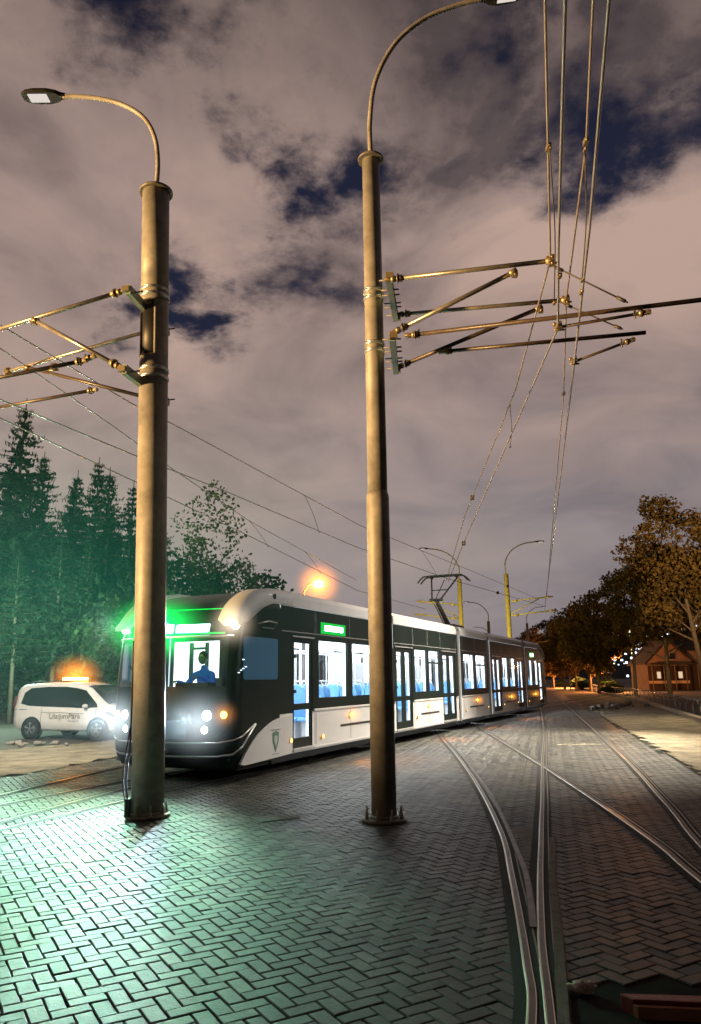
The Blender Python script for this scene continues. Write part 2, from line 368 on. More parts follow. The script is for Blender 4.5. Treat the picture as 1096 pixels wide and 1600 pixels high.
lab = {
 'near_track_inner': 'grooved rail running under the near side of the tram past the left mast',
 'near_track_outer': 'steel grooved rail under the far wheels of the tram curving out to the left',
 'merge_inner': 'side track rail lying between two others left of the left mast',
 'merge_outer': 'steel rail closest to the pale sand left of the tram nose',
 'A': 'curved steel rail sweeping from below the tram to the bottom, leftmost in the switch',
 'blade': 'short tapered switch blade lying between the two closing rails',
 'B': 'straight dark rail in the middle of the switch, running toward the far tram end',
 'C': 'long steel rail crossing the middle rail diagonally toward the right edge',
 'D': 'outermost steel rail nearest the dirt verge on the right',
}
for k, pth in RS.items():
    if k == 'blade':
        ribbon('switch_blade', pth, [(-.03,.006,0), (-.022,.015,1), (.022,.015,1), (.03,.006,2)], [M['groove'], M['railsteel'], M['groove']], lab[k], 'grooved rails set in the paving')
    else:
        zo = {'A': 0, 'B': .0012, 'C': .0024, 'D': 0, 'near_track_inner': 0, 'near_track_outer': .0012, 'merge_inner': .0024, 'merge_outer': .0036}[k]
        w = 1
        pr = PROF if k in ('B', 'D', 'A', 'merge_inner', 'merge_outer') else PROF
        ribbon('tram_rail', pth, [(o*w, z+zo, m) for o, z, m in pr], RM, lab[k])
edge = smooth2([(.72,2.9), (1.02,4.1), (1.36,5.47), (1.68,6.82), (2.10,8.39)], 8)
ribbon('concrete_edge', edge, [(-.065,.0045,0), (-.036,.0045,0), (-.032,.012,1), (.028,.010,1), (.040,-.012,1)], [M['groove'], M['concrete']],
       'broken brownish concrete strip edging the dark flangeway beside the middle rail', 'switch edging')
tag(bpy.data.objects['concrete_edge'], cat='concrete edging'); 
sheet('switch_plate', [(1.64,7.5), (1.74,7.45), (2.02,9.0), (1.84,9.05)], .003, M['concrete'], label=None)
b = MB(); b.box((0,0,.004), (.52,.36,.012)); 
for i in range(5): b.box((-.2+.1*i, 0, .012), (.03,.28,.004))
o = b.build('manhole_cover', M['sealant'] if False else mat('cover_concrete', (.17,.165,.15), .7, noise=(12, (.11,.105,.09)), bump=.4)); o.location = (-.98, 9.75, .0); o.rotation_euler = (0, 0, R(30))
tag(o, 'rectangular pale access cover set in the paving blocks between the two masts', 'manhole cover')

# paving blocks (real chamfered blocks, herringbone) --------------------
def make_blocks():
    W, Lh = .103, .206; gap = .0095
    ang = R(90-59.5)         # long axis of the first set
    ca, sa = math.cos(ang), math.sin(ang)
    NI = 370
    I, J = np.meshgrid(np.arange(-NI, NI), np.arange(-NI, NI), indexing='ij')
    I = I.ravel(); J = J.ravel(); d = (I - J) % 4
    hor = d == 0; ver = d == 3
    cx = np.concatenate([(I[hor]+1)*W, (I[ver]+.5)*W]); cy = np.concatenate([(J[hor]+.5)*W, (J[ver]+1)*W])
    isv = np.concatenate([np.zeros(hor.sum(), bool), np.ones(ver.sum(), bool)])
    ox, oy = 0, 16
    x = cx*ca - cy*sa + ox + rng.normal(0, .0013, len(cx)); y = cx*sa + cy*ca + oy + rng.normal(0, .0013, len(cx))
    lx = np.interp(y, [p[1] for p in LEFT], [p[0] for p in LEFT])
    jit = rng.uniform(-.05, .05, len(x))
    keep = (y > 2.4) & (y < 33.2) & (x > lx+.1+jit) & (x < RX(y)-.12+jit)
    keep &= (np.abs(x) < 4.2 + y*.66)
    for k, pth in RS.items():
        hw = .0 if k != 'blade' else -.03
        P = np.array(pth)
        for a, b in zip(P[:-1], P[1:]):
            if b[1] < 2 or a[1] > 34: continue
            ab = b-a; t = np.clip(((x-a[0])*ab[0] + (y-a[1])*ab[1])/(ab@ab), 0, 1)
            dd = np.hypot(x-a[0]-t*ab[0], y-a[1]-t*ab[1])
            # distance of the block, allowing for its long half when it points at the rail
            keep &= dd > hw + .012
    P = np.array(edge)
    for a, b in zip(P[:-1], P[1:]):
        ab = b-a; t = np.clip(((x-a[0])*ab[0] + (y-a[1])*ab[1])/(ab@ab), 0, 1)
        keep &= np.hypot(x-a[0]-t*ab[0], y-a[1]-t*ab[1]) > -1
    keep &= ~((x > .9) & (x < 3.2) & (y < 4.62) & (y > 3.2))      # open trench at the lower right
    x, y, isv = x[keep], y[keep], isv[keep]; n = len(x)
    hl = np.where(isv, W/2, Lh/2)-gap/2; hw_ = np.where(isv, Lh/2, W/2)-gap/2
    ch = .0045
    sx = np.array([-1,1,1,-1]); sy = np.array([-1,-1,1,1])
    tz = rng.normal(0, .0014, n); tx = rng.normal(0, .006, n); ty = rng.normal(0, .006, n); rz = rng.normal(0, .012, n)
    V8 = np.zeros((n, 12, 3))
    for lev, (ins, z) in enumerate([(0, -.03), (0, -ch), (ch, 0)]):
        for c in range(4):
            u = sx[c]*(hl-ins); v = sy[c]*(hw_-ins)
            uu = u*np.cos(rz)-v*np.sin(rz); vv = u*np.sin(rz)+v*np.cos(rz)
            V8[:, lev*4+c, 0] = uu*ca - vv*sa + x; V8[:, lev*4+c, 1] = uu*sa + vv*ca + y
            V8[:, lev*4+c, 2] = z + tz + u*tx + v*ty + rng.normal(0, .0006, n)
    F = []
    for lev in (0, 1):
        for c in range(4):
            c2 = (c+1) % 4; F.append([lev*4+c, lev*4+c2, lev*4+4+c2, lev*4+4+c])
    F.append([8, 9, 10, 11]); F = np.array(F)
    faces = (F[None] + (np.arange(n)*12)[:, None, None]).reshape(-1, 4)
    o = raw_mesh('pavement', V8.reshape(-1, 3), faces, M['brick']); tag(o, kind='structure')
    print('blocks', n)
make_blocks()

# bottom right: trench with a red board and a rag
b = MB(); b.prism([(1.36,4.28,-.02), (1.40,4.20,-.02), (2.4,4.06,-.02), (2.4,4.17,-.02)], (0,0,0), (0,0,.085)); 
o = b.build('red_board', M['redpaint'], bevel=.006)
e2 = MB(); e2.prism([(1.395,4.195,.0), (1.41,4.165,.0), (2.4,4.03,.0), (2.4,4.055,.0)], (0,0,-.02), (0,0,.045)); e2.build('board_edge', M['wood'], o, bevel=.003)
tag(o, 'worn red painted board lying in the dark gap at the lower right corner', 'board')
from mathutils import noise as NZ
b = MB(); b.sphere((0,0,.02), .06, (1.1,.75,.5), 24)
b.v = [tuple(Vector(v)*(1+.75*NZ.noise(Vector(v)*26)+.35*NZ.noise(Vector(v)*70))) for v in b.v]
o = b.build('rag', M['rag']); o.location = (1.235,4.47,0); tag(o, 'crumpled pale rag beside the red board', 'rag')
b = MB()
for i in range(120):
    b.sphere((random.uniform(1.1,1.9), random.uniform(3.75,4.05), -.01), random.uniform(.006,.018), (1,1,.6), 5)
o = b.build('gravel', M['rock']); tag(o, kind='stuff', label='loose gravel in front of the red board')

# kerb and low fence on the right --------------------------------------
kp = [(KX(y), y) for y in np.arange(6, 130, 4)]
b = MB()
for (x0, y0), (x1, y1) in zip(kp[:-1], kp[1:]):
    b.prism([(x0,y0,-.05), (x0+.22,y0,-.05), (x0+.22,y0,.13), (x0+.03,y0,.13), (x0,y0,.10)], (0,0,0), (x1-x0,y1-y0,0))
o = b.build('kerb', M['kerb']); tag(o, kind='structure')
fr = empty('low_fence', (KX(30)+.6, 30, 0), 0, 'low metal fence of forked posts and thin rails along the pale kerb', 'fence')
def fpt(y): return V(KX(y)+.6 - (KX(30)+.6), y-30, 0)
ys = list(np.arange(24, 96, 1.9))
for y in ys:
    p = fpt(y); b = MB(); b.tube([p+V(0,0,-.1), p+V(0,0,.42)], .022, 6)
    b.tube([p+V(0,0,.42), p+V(-.13,0,.68)], .018, 6); b.tube([p+V(0,0,.42), p+V(.13,0,.68)], .018, 6)
    b.build('post', M['galv'], fr)
for dx, z in ((-.13,.68), (.13,.68)):
    b = MB(); b.tube([fpt(y)+V(dx,0,z) for y in (24, 52.9, 95)], .016, 6); b.build('rail', M['galvdark'], fr)
# rubble
def rock(x, y, r, label, group, material=None):
    from mathutils import noise as NZ
    b = MB(); b.sphere((0,0,r*.35), r, (1,.8,.55), 10)
    b.v = [tuple(Vector(v)*(1+.35*NZ.noise(Vector(v)*2.2/r+Vector((x, y, 0))))) for v in b.v]
    o = b.build('rubble_stone', material or M['rock']); o.location = (x, y, 0); o.rotation_euler = (0, 0, random.uniform(0, 6)); tag(o, label, 'stone', group); return o
for i in range(14):
    rock(12.6+i*.34+random.uniform(-.2,.2), 41+i*.25+random.uniform(-1.6,1.6), random.uniform(.12,.34), 'pale rubble stone in the heap beside the far paving edge', 'pale rubble stones at the edge of the far paving')
for i in range(22):
    t = random.random(); rock(-11.6+3.4*t+random.uniform(-.5,.5), 20.6+1.0*t+random.uniform(-.5,.6), random.uniform(.04,.13), 'small pale stone scattered on the ground in front of the van', 'small stones scattered in front of the van')
b = MB()
for cx_, cy_, w_, a_ in ((0,0,.5,.3), (.45,.1,.35,-.2), (-.35,.15,.3,.5), (.15,.22,.25,.1)):
    b.box((cx_, cy_, .002), (w_, .05, .004), Matrix.Rotation(a_, 3, 'Z'))
o = b.build('paint_marking', mat('pale_spray_paint', (.55,.5,.35), .7)); o.location = (5.6, 19.3, .006); tag(o, kind='structure')
# ------------------------------------------------------------------ masts
def arc(p0, pts, n=10): return spline([p0]+pts, n)
def lamp_head(parent, p, d, name='lamp_head'):
    """flat LED street lamp head; p = where the arm enters, d = outward direction"""
    d = Vector(d).normalized(); side = Vector((0,1,0)) if abs(d.y) < .8 else Vector((1,0,0)); side = (side - d*side.dot(d)).normalized(); up = d.cross(side); 
    if up.z < 0: up = -up
    def ring(t, hw, zt, zb): c = p + d*t; return [c+side*hw+up*zb, c+side*hw+up*(zt*.5), c+side*hw*.6+up*zt, c-side*hw*.6+up*zt, c-side*hw+up*(zt*.5), c-side*hw+up*zb]
    b = MB(); st = [(-.02,.035,.04,-.03), (.05,.05,.05,-.035), (.12,.10,.06,-.035), (.25,.135,.065,-.035), (.45,.14,.06,-.03), (.58,.12,.045,-.025), (.66,.07,.03,-.02)]
    o = 0; vs = []
    for s_ in st: vs += ring(*s_)
    fs = []
    for i in range(len(st)-1):
        for k in range(6): fs.append((i*6+k, i*6+(k+1) % 6, i*6+6+(k+1) % 6, i*6+6+k))
    fs += [tuple(range(6))[::-1], tuple(range((len(st)-1)*6, len(st)*6))]
    b.add(vs, fs); h = b.build(name, M['lampshell'], parent, bevel=.008)
    b = MB(); c = p + d*.40 - up*.037
    rot = Matrix((d, side, up)).transposed(); b.box(c, (.30,.17,.012), rot)
    b.build('led_panel', M['led'], h, bevel=.004)
    return h

def insul_tube(parent, p0, p1, r, material, name='tube', l0=.28, l1=0, grip=None):
    """a cantilever tube: knuckle fitting + ribbed insulator at the foot, clamp at the head"""
    p0, p1 = Vector(p0), Vector(p1); d = (p1-p0).normalized()
    t = MB(); t.tube([p0+d*l0*.6, p1], r, 10); o = t.build(name, material, parent)
    f = MB(); f.tube([p0-d*.02, p0+d*.08], .028, 8); f.tube([p0+d*.07, p0+d*.12], .045, 8)
    f.tube([p0+d*(l0*.55), p0+d*(l0*.78)], r*1.55, 10); f.tube([p0+d*(l0*.55), p0+d*(l0*.58)], r*2.1, 10)
    f.box(p0+d*.03, (.05,.05,.09), d.to_track_quat('Z', 'Y').to_matrix()); f.tube([p0+d*.16+V(0,0,-.05), p0+d*.16+V(0,0,.07)], .012, 6)
    f.build('fitting', M['brass'], o)
    i = MB(); 
    for k in range(4): i.tube([p0+d*(.10+k*.022), p0+d*(.112+k*.022)], .036 if l0 > .2 else .026, 8)
    i.build('insulator', M['wiredark'], o)
    if l1:
        g = MB(); g.tube([p1-d*.07, p1+d*.03], r*1.5, 8); g.box(p1+V(0,0,-.03), (.07,.05,.09)); g.tube([p1+V(0,-.05,-.05), p1+V(0,.05,-.05)], .014, 6); g.build('clamp', M['brass'], o)
    return o
def wire_clamp(parent, p):
    b = MB(); b.box(p, (.07,.10,.05)); b.box(p+V(.02,0,.05), (.035,.05,.05)); b.tube([p+V(-.06,0,-.03), p+V(.07,0,-.03)], .013, 6); b.tube([p+V(0,-.07,.03), p+V(0,.07,.03)], .02, 6); b.sphere(p+V(-.04,.02,.05), .026, n=8)
    return b.build('wire_clamp', M['brass'], parent)
def bracket(parent, a, b_, px, name='bracket'):
    """steel channel beside the mast along the track, with through bolts"""
    a, b_ = Vector(a), Vector(b_); d = (b_-a).normalized(); s = d.cross(V(0,0,1)).normalized()
    o = MB(); m = Matrix((d, s, d.cross(s))).transposed(); L_ = (b_-a).length
    o.box((a+b_)/2, (L_, .012, .13), m); o.box((a+b_)/2+s*.035*px+V(0,0,.06), (L_, .07, .012), m); o.box((a+b_)/2+s*.035*px-V(0,0,.06), (L_, .07, .012), m)
    r = o.build(name, M['bracket'], parent)
    for t in (.08, .30, .42, .62, .72, .93):
        bo = MB(); c = a+(b_-a)*t; bo.tube([c-s*.10, c+s*.14], .011, 6); bo.build('bolt', M['galvdark'], r)
    for c in (a, b_):
        ends = MB(); ends.box(c+s*.05*px, (.09,.10,.07), m); ends.build('end_lug', M['brass'], r)
    return r
def bands(parent, c, r, zs):
    for z in zs:
        b = MB(); b.lathe((0,0,0), [(r+.002,z-.025), (r+.014,z-.024), (r+.014,z+.024), (r+.002,z+.025)], 28)
        b.tube([V(-.10,-r-.02,z), V(.10,-r-.02,z)], .012, 6); b.build('clamp_band', M['silver'], parent)
def base(parent, r, n=8, rf=.275):
    b = MB(); b.lathe((0,0,0), [(rf,.0), (rf,.035), (rf-.008,.04), (r+.015,.04)], 32); b.lathe((0,0,0), [(r+.03,.04), (r+.012,.07), (r+.004,.075)], 32); b.build('base_plate', M['galvdark'], parent)
    for k in range(n):
        t = 2*math.pi*(k+.5)/n; x, y = (rf-.045)*math.cos(t), (rf-.045)*math.sin(t)
        b = MB(); b.tube([V(x,y,.03), V(x,y,.165)], .012, 8); b.lathe((x,y,0), [(.026,.04), (.026,.066)], 6, smooth=False); b.lathe((x,y,0), [(.022,.067), (.022,.088)], 6, smooth=False); b.build('anchor_bolt', M['galv'], parent)

# left mast
LM = V(-2.60, 9.92, 0); LRAKE = -.0345
m1 = empty('catenary_mast', LM, 0, 'thick left mast with open hatch, curved lamp arm and cantilevers reaching left', 'mast', 'overhead line masts')
m1.rotation_euler = (0, LRAKE, 0); LINV = (Matrix.Translation(LM) @ Matrix.Rotation(LRAKE, 4, 'Y')).inverted()
def lm(x, y, z): return LINV @ V(x, y, z)
def polex(z): return -.0265*z*1.0    # the mast rakes slightly away from the track
b = MB(); prof = [(.203,.04), (.201,3), (.198,6.2)]
b.lathe((0,0,0), [(.205,.04), (.203,3.0), (.202,6.22)], 40); 
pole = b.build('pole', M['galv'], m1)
# hatch: the tube between 6.22 and 7.08 has an opening toward the camera-left
def tube_with_slot(z0, z1, r, a0, a1, n=40):
    b = MB(); k0 = len(b.v)
    for z in (z0, z1):
        for k in range(n+1):
            t = a1 + (2*math.pi-(a1-a0))*k/n
            b.v.append((r*math.cos(t), r*math.sin(t), z)); b.v.append(((r-.018)*math.cos(t), (r-.018)*math.sin(t), z))
    w = (n+1)*2
    for k in range(n):
        q = k*2
        for f in ((q, q+2, w+q+2, w+q), (q+1, w+q+1, w+q+3, q+3)): b.f.append(f); b.m.append(0); b.s.append(True)
    for q in (0, n*2): b.f.append((q, q+1, w+q+1, w+q)); b.m.append(0); b.s.append(False)
    return b
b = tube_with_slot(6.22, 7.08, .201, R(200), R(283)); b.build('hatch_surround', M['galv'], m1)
b = MB(); b.lathe((0,0,0), [(.17,6.225), (.17,7.075)], 24); b.build('hatch_recess', M['dark'], m1)
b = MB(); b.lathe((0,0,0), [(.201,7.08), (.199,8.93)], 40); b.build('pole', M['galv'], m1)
b = MB(); b.lathe((0,0,0), [(.245,8.93), (.25,8.935), (.25,8.965), (.245,8.97)], 36); b.lathe((0,0,0), [(.05,8.97), (.045,9.05)], 16); b.build('cap_plate', M['galvdark'], m1)
base(m1, .205)
bands(m1, (0,0,0), .201, [7.17, 7.27, 5.90, 6.02])
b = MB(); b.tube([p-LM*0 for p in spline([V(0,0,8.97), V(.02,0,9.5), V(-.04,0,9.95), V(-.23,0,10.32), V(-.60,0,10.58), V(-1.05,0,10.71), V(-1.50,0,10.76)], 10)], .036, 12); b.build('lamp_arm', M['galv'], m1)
lamp_head(m1, V(-1.47,0,10.76), V(-1,0,.035))
# cable and small box at the foot
b = MB(); b.tube(spline([V(-.20,-.10,.05), V(-.24,-.13,.45), V(-.215,-.08,.9), V(-.21,-.05,1.6), V(-.21,-.02,2.2)], 8), .012, 6); b.tube(spline([V(-.22,-.14,.05), V(-.27,-.16,.5), V(-.22,-.08,1.1)], 8), .010, 6); b.build('cable', M['dark'], m1)
b = MB(); b.box((-.22,-.12,.14), (.07,.07,.22)); b.build('cable_box', M['dark'], m1, bevel=.01)
bracket(m1, lm(-3.02,9.30,6.98), lm(-2.80,10.62,6.98), -1); bracket(m1, lm(-3.0,9.28,5.78), lm(-2.78,10.72,5.86), -1)
def cant(parent, org, top0, top1, dg0, dg1, rg0, rg1, st0=None, st1=None, dark=False, rr=.030):
    c = empty('cantilever', (0,0,0)); c.parent = parent
    g = (lambda p: LINV @ V(*p)) if org is LM else (lambda p: V(*p)-org)
    insul_tube(c, g(top0), g(top1), rr, M['tube'], 'top_tube', l1=1); insul_tube(c, g(dg0), g(dg1), rr, M['tubedark'] if dark else M['tube'], 'diagonal_tube', l1=1)
    r_ = insul_tube(c, g(rg0), g(rg1), rr*.95, M['tubedark'], 'registration_tube', l0=.2, l1=0)
    if st0:
        insul_tube(c, g(st1), g(st0), .019, M['tubedark'], 'steady_arm', l0=.14); wire_clamp(c, g(st0))
    wire_clamp(c, g(top1))
    return c
cant(m1, LM, (-3.10,9.34,6.98), (-5.6,10.18,6.72), (-3.06,9.30,5.80), (-4.55,9.83,6.80), (-3.62,9.47,6.0), (-6.4,10.4,5.93), (-4.15,9.68,5.98), (-3.5,9.45,6.05), rr=.032)
cant(m1, LM, (-2.95,10.78,7.15), (-5.9,11.9,6.92), (-2.95,10.80,5.92), (-5.5,11.75,6.93), (-4.1,11.25,6.30), (-6.6,12.2,6.3), dark=True, rr=.03)

# right mast
RMp = V(.36, 9.47, 0)
m2 = empty('catenary_mast', RMp, 0, 'slimmer right mast with stepped tube, tall curved lamp arm and cantilevers over the switch', 'mast', 'overhead line masts')
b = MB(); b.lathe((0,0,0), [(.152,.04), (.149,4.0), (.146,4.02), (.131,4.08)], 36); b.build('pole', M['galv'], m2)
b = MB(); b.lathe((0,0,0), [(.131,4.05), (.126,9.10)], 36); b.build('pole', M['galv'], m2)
b = MB(); b.lathe((0,0,0), [(.185,9.10), (.19,9.105), (.19,9.13), (.185,9.135)], 36); b.lathe((0,0,0), [(.05,9.13), (.043,9.22)], 16); b.build('cap_plate', M['galvdark'], m2)
base(m2, .15, 8, .27)
bands(m2, (0,0,0), .128, [6.86, 6.97, 6.06, 6.17])
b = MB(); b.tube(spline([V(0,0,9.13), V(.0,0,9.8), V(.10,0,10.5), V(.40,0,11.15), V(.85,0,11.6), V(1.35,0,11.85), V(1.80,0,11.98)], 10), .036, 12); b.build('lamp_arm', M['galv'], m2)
lamp_head(m2, V(1.78,0,11.98), V(.98,0,.16))
def rm(x, y, z): return V(x, y, z)-RMp
bracket(m2, rm(.50,8.75,6.80), rm(.68,10.12,6.92), 1); bracket(m2, rm(.53,8.75,5.95), rm(.66,10.12,6.08), 1)
cant(m2, RMp, (.50,8.77,6.76), (2.53,8.26,6.70), (.55,8.76,5.99), (2.09,8.37,6.62), (.74,8.70,5.93), (5.2,7.60,5.93), (2.55,8.26,5.80), (3.56,8.01,5.86))
cant(m2, RMp, (.70,10.05,6.93), (3.07,9.48,6.83), (.68,10.07,6.09), (2.72,9.57,6.76), (1.32,9.9,6.26), (4.03,9.24,6.2), (3.10,9.47,5.89), (3.87,9.28,6.12), dark=True)
# insulated ties between messenger clamp and registration tube
for a, c in (((2.5,8.27,6.66), (3.35,8.08,6.02)), ((3.0,9.5,6.80), (3.75,9.3,6.28))):
    A_, C_ = rm(*a), rm(*c); b = MB(); b.tube([A_, C_], .010, 6); b.tube([A_+(C_-A_)*.08, A_+(C_-A_)*.18], .022, 6); b.tube([A_+(C_-A_)*.86, A_+(C_-A_)*.97], .022, 6); b.build('tie_rod', M['wiredark'], m2)

# far masts behind the tram
def far_mast(x, y, h, label, dirx, hl, material, cantdir=1, base_z=0, arms=True, hook=1.0):
    m = empty('catenary_mast', (x, y, 0), 0, label, 'mast', 'overhead line masts')
    b = MB(); b.lathe((0,0,0), [(.17,0), (.16,h)], 16); b.build('pole', material, m)
    b = MB(); pts = spline([V(0,0,h), V(0,0,h+.9*hook), V(dirx*.5,0,h+1.7*hook), V(dirx*hl*.6,0,h+2.15*hook), V(dirx*hl,0,h+2.3*hook)], 6); b.tube(pts, .045, 6); b.build('lamp_arm', M['galvdark'], m)
    lamp_head(m, V(dirx*hl,0,h+2.3*hook), V(dirx,0,.02))
    if arms:
        c = empty('cantilever', (0,0,0)); c.parent = m; s = cantdir
        for z0, z1, L_ in ((6.9,7.2,3.2), (5.9,6.25,3.4)):
            b = MB(); b.tube([V(.16*s,0,z0), V(L_*s,0,z1)], .05, 6); b.tube([V(.4*s,0,z0-.02), V(.7*s,0,z0+.03)], .09, 6); b.tube([V((L_-.5)*s,0,z1-.15), V((L_-.3)*s,0,z1+.05)], .08, 6); b.build('arm_tube', material, c)
        b = MB(); b.tube([V(.16*s,0,6.0), V(2.2*s,0,7.05)], .04, 6); b.build('diagonal_tube', material, c)
    return m
M['olive'] = mat('mast_under_sodium_light', (.50,.44,.16), .5, noise=(3, (.42,.37,.14)))  # yellow lamp light put into the mast's own colour
far_mast(7.92, 54, 8.76, 'yellowish mast with curved lamp arm directly behind the raised pantograph', -1, 2.2, M['olive'], -1)
far_mast(10.95, 52, 8.82, 'tall yellow mast with two bright cantilever arms behind the rear of the tram', 1, 2.2, M['olive'], 1)
for x, y, h, dx, s_, lb in ((14.65,80,7.6,-1,1,'slim dark lamp post with leftward curved arm, just right of the pantograph mast'),
                 (22.3,95,8.4,1,1,'dark post with cantilevers and lamp arm curving right beside the tree line'),
                 (20.4,110,6.9,-1,1,'small faint lamp post between the yellow mast and the dark post')):
    far_mast(x, y, h, lb, dx, 1.9, M['galvdark'], 1, arms=(y == 95), hook=.9)

# ------------------------------------------------------------------ overhead wires
def wire(name, pts, r, material, label, cat='overhead wire', sag=0):
    o = empty(name, (0,0,0), 0, label, cat, 'overhead wires of the tram line')
    b = MB(); b.tube(pts, r, 6); b.build('conductor', material, o); return o
def wclamp(o, p, s=1, material=None):
    b = MB(); b.box(p, (.05*s,.09*s,.06*s)); b.tube([p+V(0,-.07*s,0), p+V(0,.07*s,0)], .022*s, 6); b.build('clamp', material or M['brass'], o)
Zr, Zc = 6.72, 5.84
w1 = wire('messenger_wire', [V(1.0,2.2,Zr+.15), V(1.55,4.7,Zr+.02), V(2.53,8.30,Zr+.02), V(2.85,11.9,Zr-.25), V(3.6,22.7,Zr-.05), V(4.9,38,6.6)], .0125, M['copper'], 'leftmost of the four wires at the top right, clamped on the upper arm tip')
w2 = wire('contact_wire', [V(.75,1.5,5.85), V(1.4,3.85,5.84), V(2.1,6.6,5.82), V(2.55,8.28,5.80), V(3.45,22,5.75), V(4.15,31.6,5.7)], .0135, M['wire'], 'second of the four top right wires, kinking left toward the pantograph')
w3 = wire('messenger_wire', [V(1.2,2.2,6.9), V(1.95,4.75,6.86), V(2.4,6.4,6.84), V(3.07,9.48,6.85), V(3.95,12.8,6.75), V(13.0,49.3,6.9)], .0125, M['copper'], 'third of the four top right wires, clamped at the second arm tip')
w4 = wire('contact_wire', [V(1.15,1.5,5.95), V(1.7,3.9,5.9), V(2.35,6.4,5.88), V(3.10,9.47,5.86), V(4.05,13.4,5.85), V(12.1,46.6,5.8)], .0135, M['wire'], 'rightmost of the four top right wires, running unbroken to the distant mast')
wclamp(w1, V(1.99,6.3,Zr+.02), .8); wclamp(w3, V(2.38,6.35,6.84), .8); wclamp(w2, V(2.25,7.1,5.81), .7); wclamp(w4, V(2.62,7.55,5.87), .7); wclamp(w3, V(3.95,12.8,6.75), .9)
wclamp(w1, V(3.45,20.3,6.64), 1.9); wclamp(w2, V(3.5,22.6,5.75), 2.0)
def dropper(o, a, c):
    b = MB(); b.tube(spline([a, (a+c)/2+V(.03,0,0), c], 4), .007, 5); b.build('dropper', M['wiredark'], o)
    wclamp(o, a, .5); wclamp(o, c, .5)
dropper(w1, V(2.0,6.3,Zr), V(2.35,7.7,5.82)); dropper(w3, V(2.4,6.45,6.82), V(2.55,7.3,5.87)); dropper(w1, V(2.9,12.6,6.45), V(2.95,13.0,5.8))
bt = MB(); 
for k in range(20): pass
# left pair
l1 = wire('messenger_wire', [V(-6.0,8.2,6.95), V(-5.2,10.3,6.92), V(-4.2,13.4,6.9), V(-3.65,14.6,6.88), V(.3,24.7,6.8), V(6,36.5,6.85), V(12.6,50.3,6.9)], .0105, M['wire'], 'upper of the dark wires running from the left mast over the tram roof')
l2 = wire('contact_wire', [V(-6.2,7.6,5.82), V(-5.2,10.4,5.8), V(-4.0,13.3,5.8), V(-2.7,16.1,5.78), V(.2,23.1,5.75), V(4.1,31,5.75), V(11.2,43.4,5.75)], .0115, M['wire'], 'contact wire running low over the tram roof just above the pantograph')
l3 = wire('messenger_wire', [V(-6.2,8.3,6.95), V(-5.6,11.0,6.92), V(-4.9,14.6,6.85), V(-4.4,17.1,6.75), V(-3.2,22.9,6.6), V(.3,38.4,6.7)], .0105, M['wire'], 'messenger wire of the farther left track, crossing the sky over the pale leafy tree')
l4 = wire('contact_wire', [V(-6.4,7.6,5.82), V(-5.6,11.1,5.8), V(-4.5,15.3,5.8), V(-3.0,21.0,5.78), V(.3,34.8,5.75), V(4.4,44.5,5.75)], .0115, M['wire'], 'lowest wire on the left, sloping behind the left mast down to the orange lamp')
def on(p, q, y): t = (y-p.y)/(q.y-p.y); return p+(q-p)*t
for y in (20.6, 30): dropper(l1, V(-3.65+3.95*(y-14.6)/10.1, y, 6.83) if y < 24 else V(2.9,30,6.8), V(-.9,20.6,5.76) if y < 24 else V(3.5,30,5.75))
dropper(l3, V(-4.68,15.8,6.8), V(-4.42,15.7,5.8)); dropper(l3, V(-3.2,22.9,6.6), V(-2.6,22.9,5.78)); dropper(l3, V(-1.8,29,6.62), V(-1.2,29,5.77))
wclamp(l1, V(9.1,43,6.87), 2); wclamp(l2, V(7.2,36.4,5.75), 2, M['wiredark'])
# ------------------------------------------------------------------ tram (local: +X to the rear, near side y = -1.32)
tram = empty('tram', TO + TN*(-1.32), math.atan2(TD.y, TD.x), 'long white and black articulated tram with lit windows and green destination signs', 'tram')
HW = 1.32; TL = 31.5
def lerp_tab(tab, z):
    for (a, b), (c, d) in zip(tab[:-1], tab[1:]):
        if z <= c: return b + (d-b)*max(0, (z-a))/(c-a)
    return tab[-1][1]
XC = [(.25,.98), (.45,.90), (.9,.88), (1.3,.88), (1.8,.90), (2.4,.96), (2.65,1.02), (2.85,1.14), (3.0,1.30), (3.12,1.52), (3.22,1.80), (3.30,2.12), (3.34,2.6)]
BOW = [(.25,.30), (.6,.36), (1.3,.36), (2.3,.34), (2.7,.32), (3.0,.32), (3.34,.2)]
HWZ = [(.25,1.22), (.5,1.30), (.8,1.32), (3.0,1.32), (3.12,1.28), (3.24,1.18), (3.34,1.0)]
def nose_pt(u, z, off=0):
    """u in -1..1 across the front, z height"""
    hw = lerp_tab(HWZ, z); xc = lerp_tab(XC, z); bw = lerp_tab(BOW, z)
    y = u*hw
    # rounded corner: the last 15 percent curls back
    a = abs(u); x = xc - bw*(1-a**2.6) 
    if a > .86: 
        k = (a-.86)/.14; x += .16*k*k*.9
        y = math.copysign(hw*(.86+.14*math.sin(k*math.pi/2)**.9), u)
    return V(x-off, y, z)
def end_x(x, flip): return TL - x if flip else x

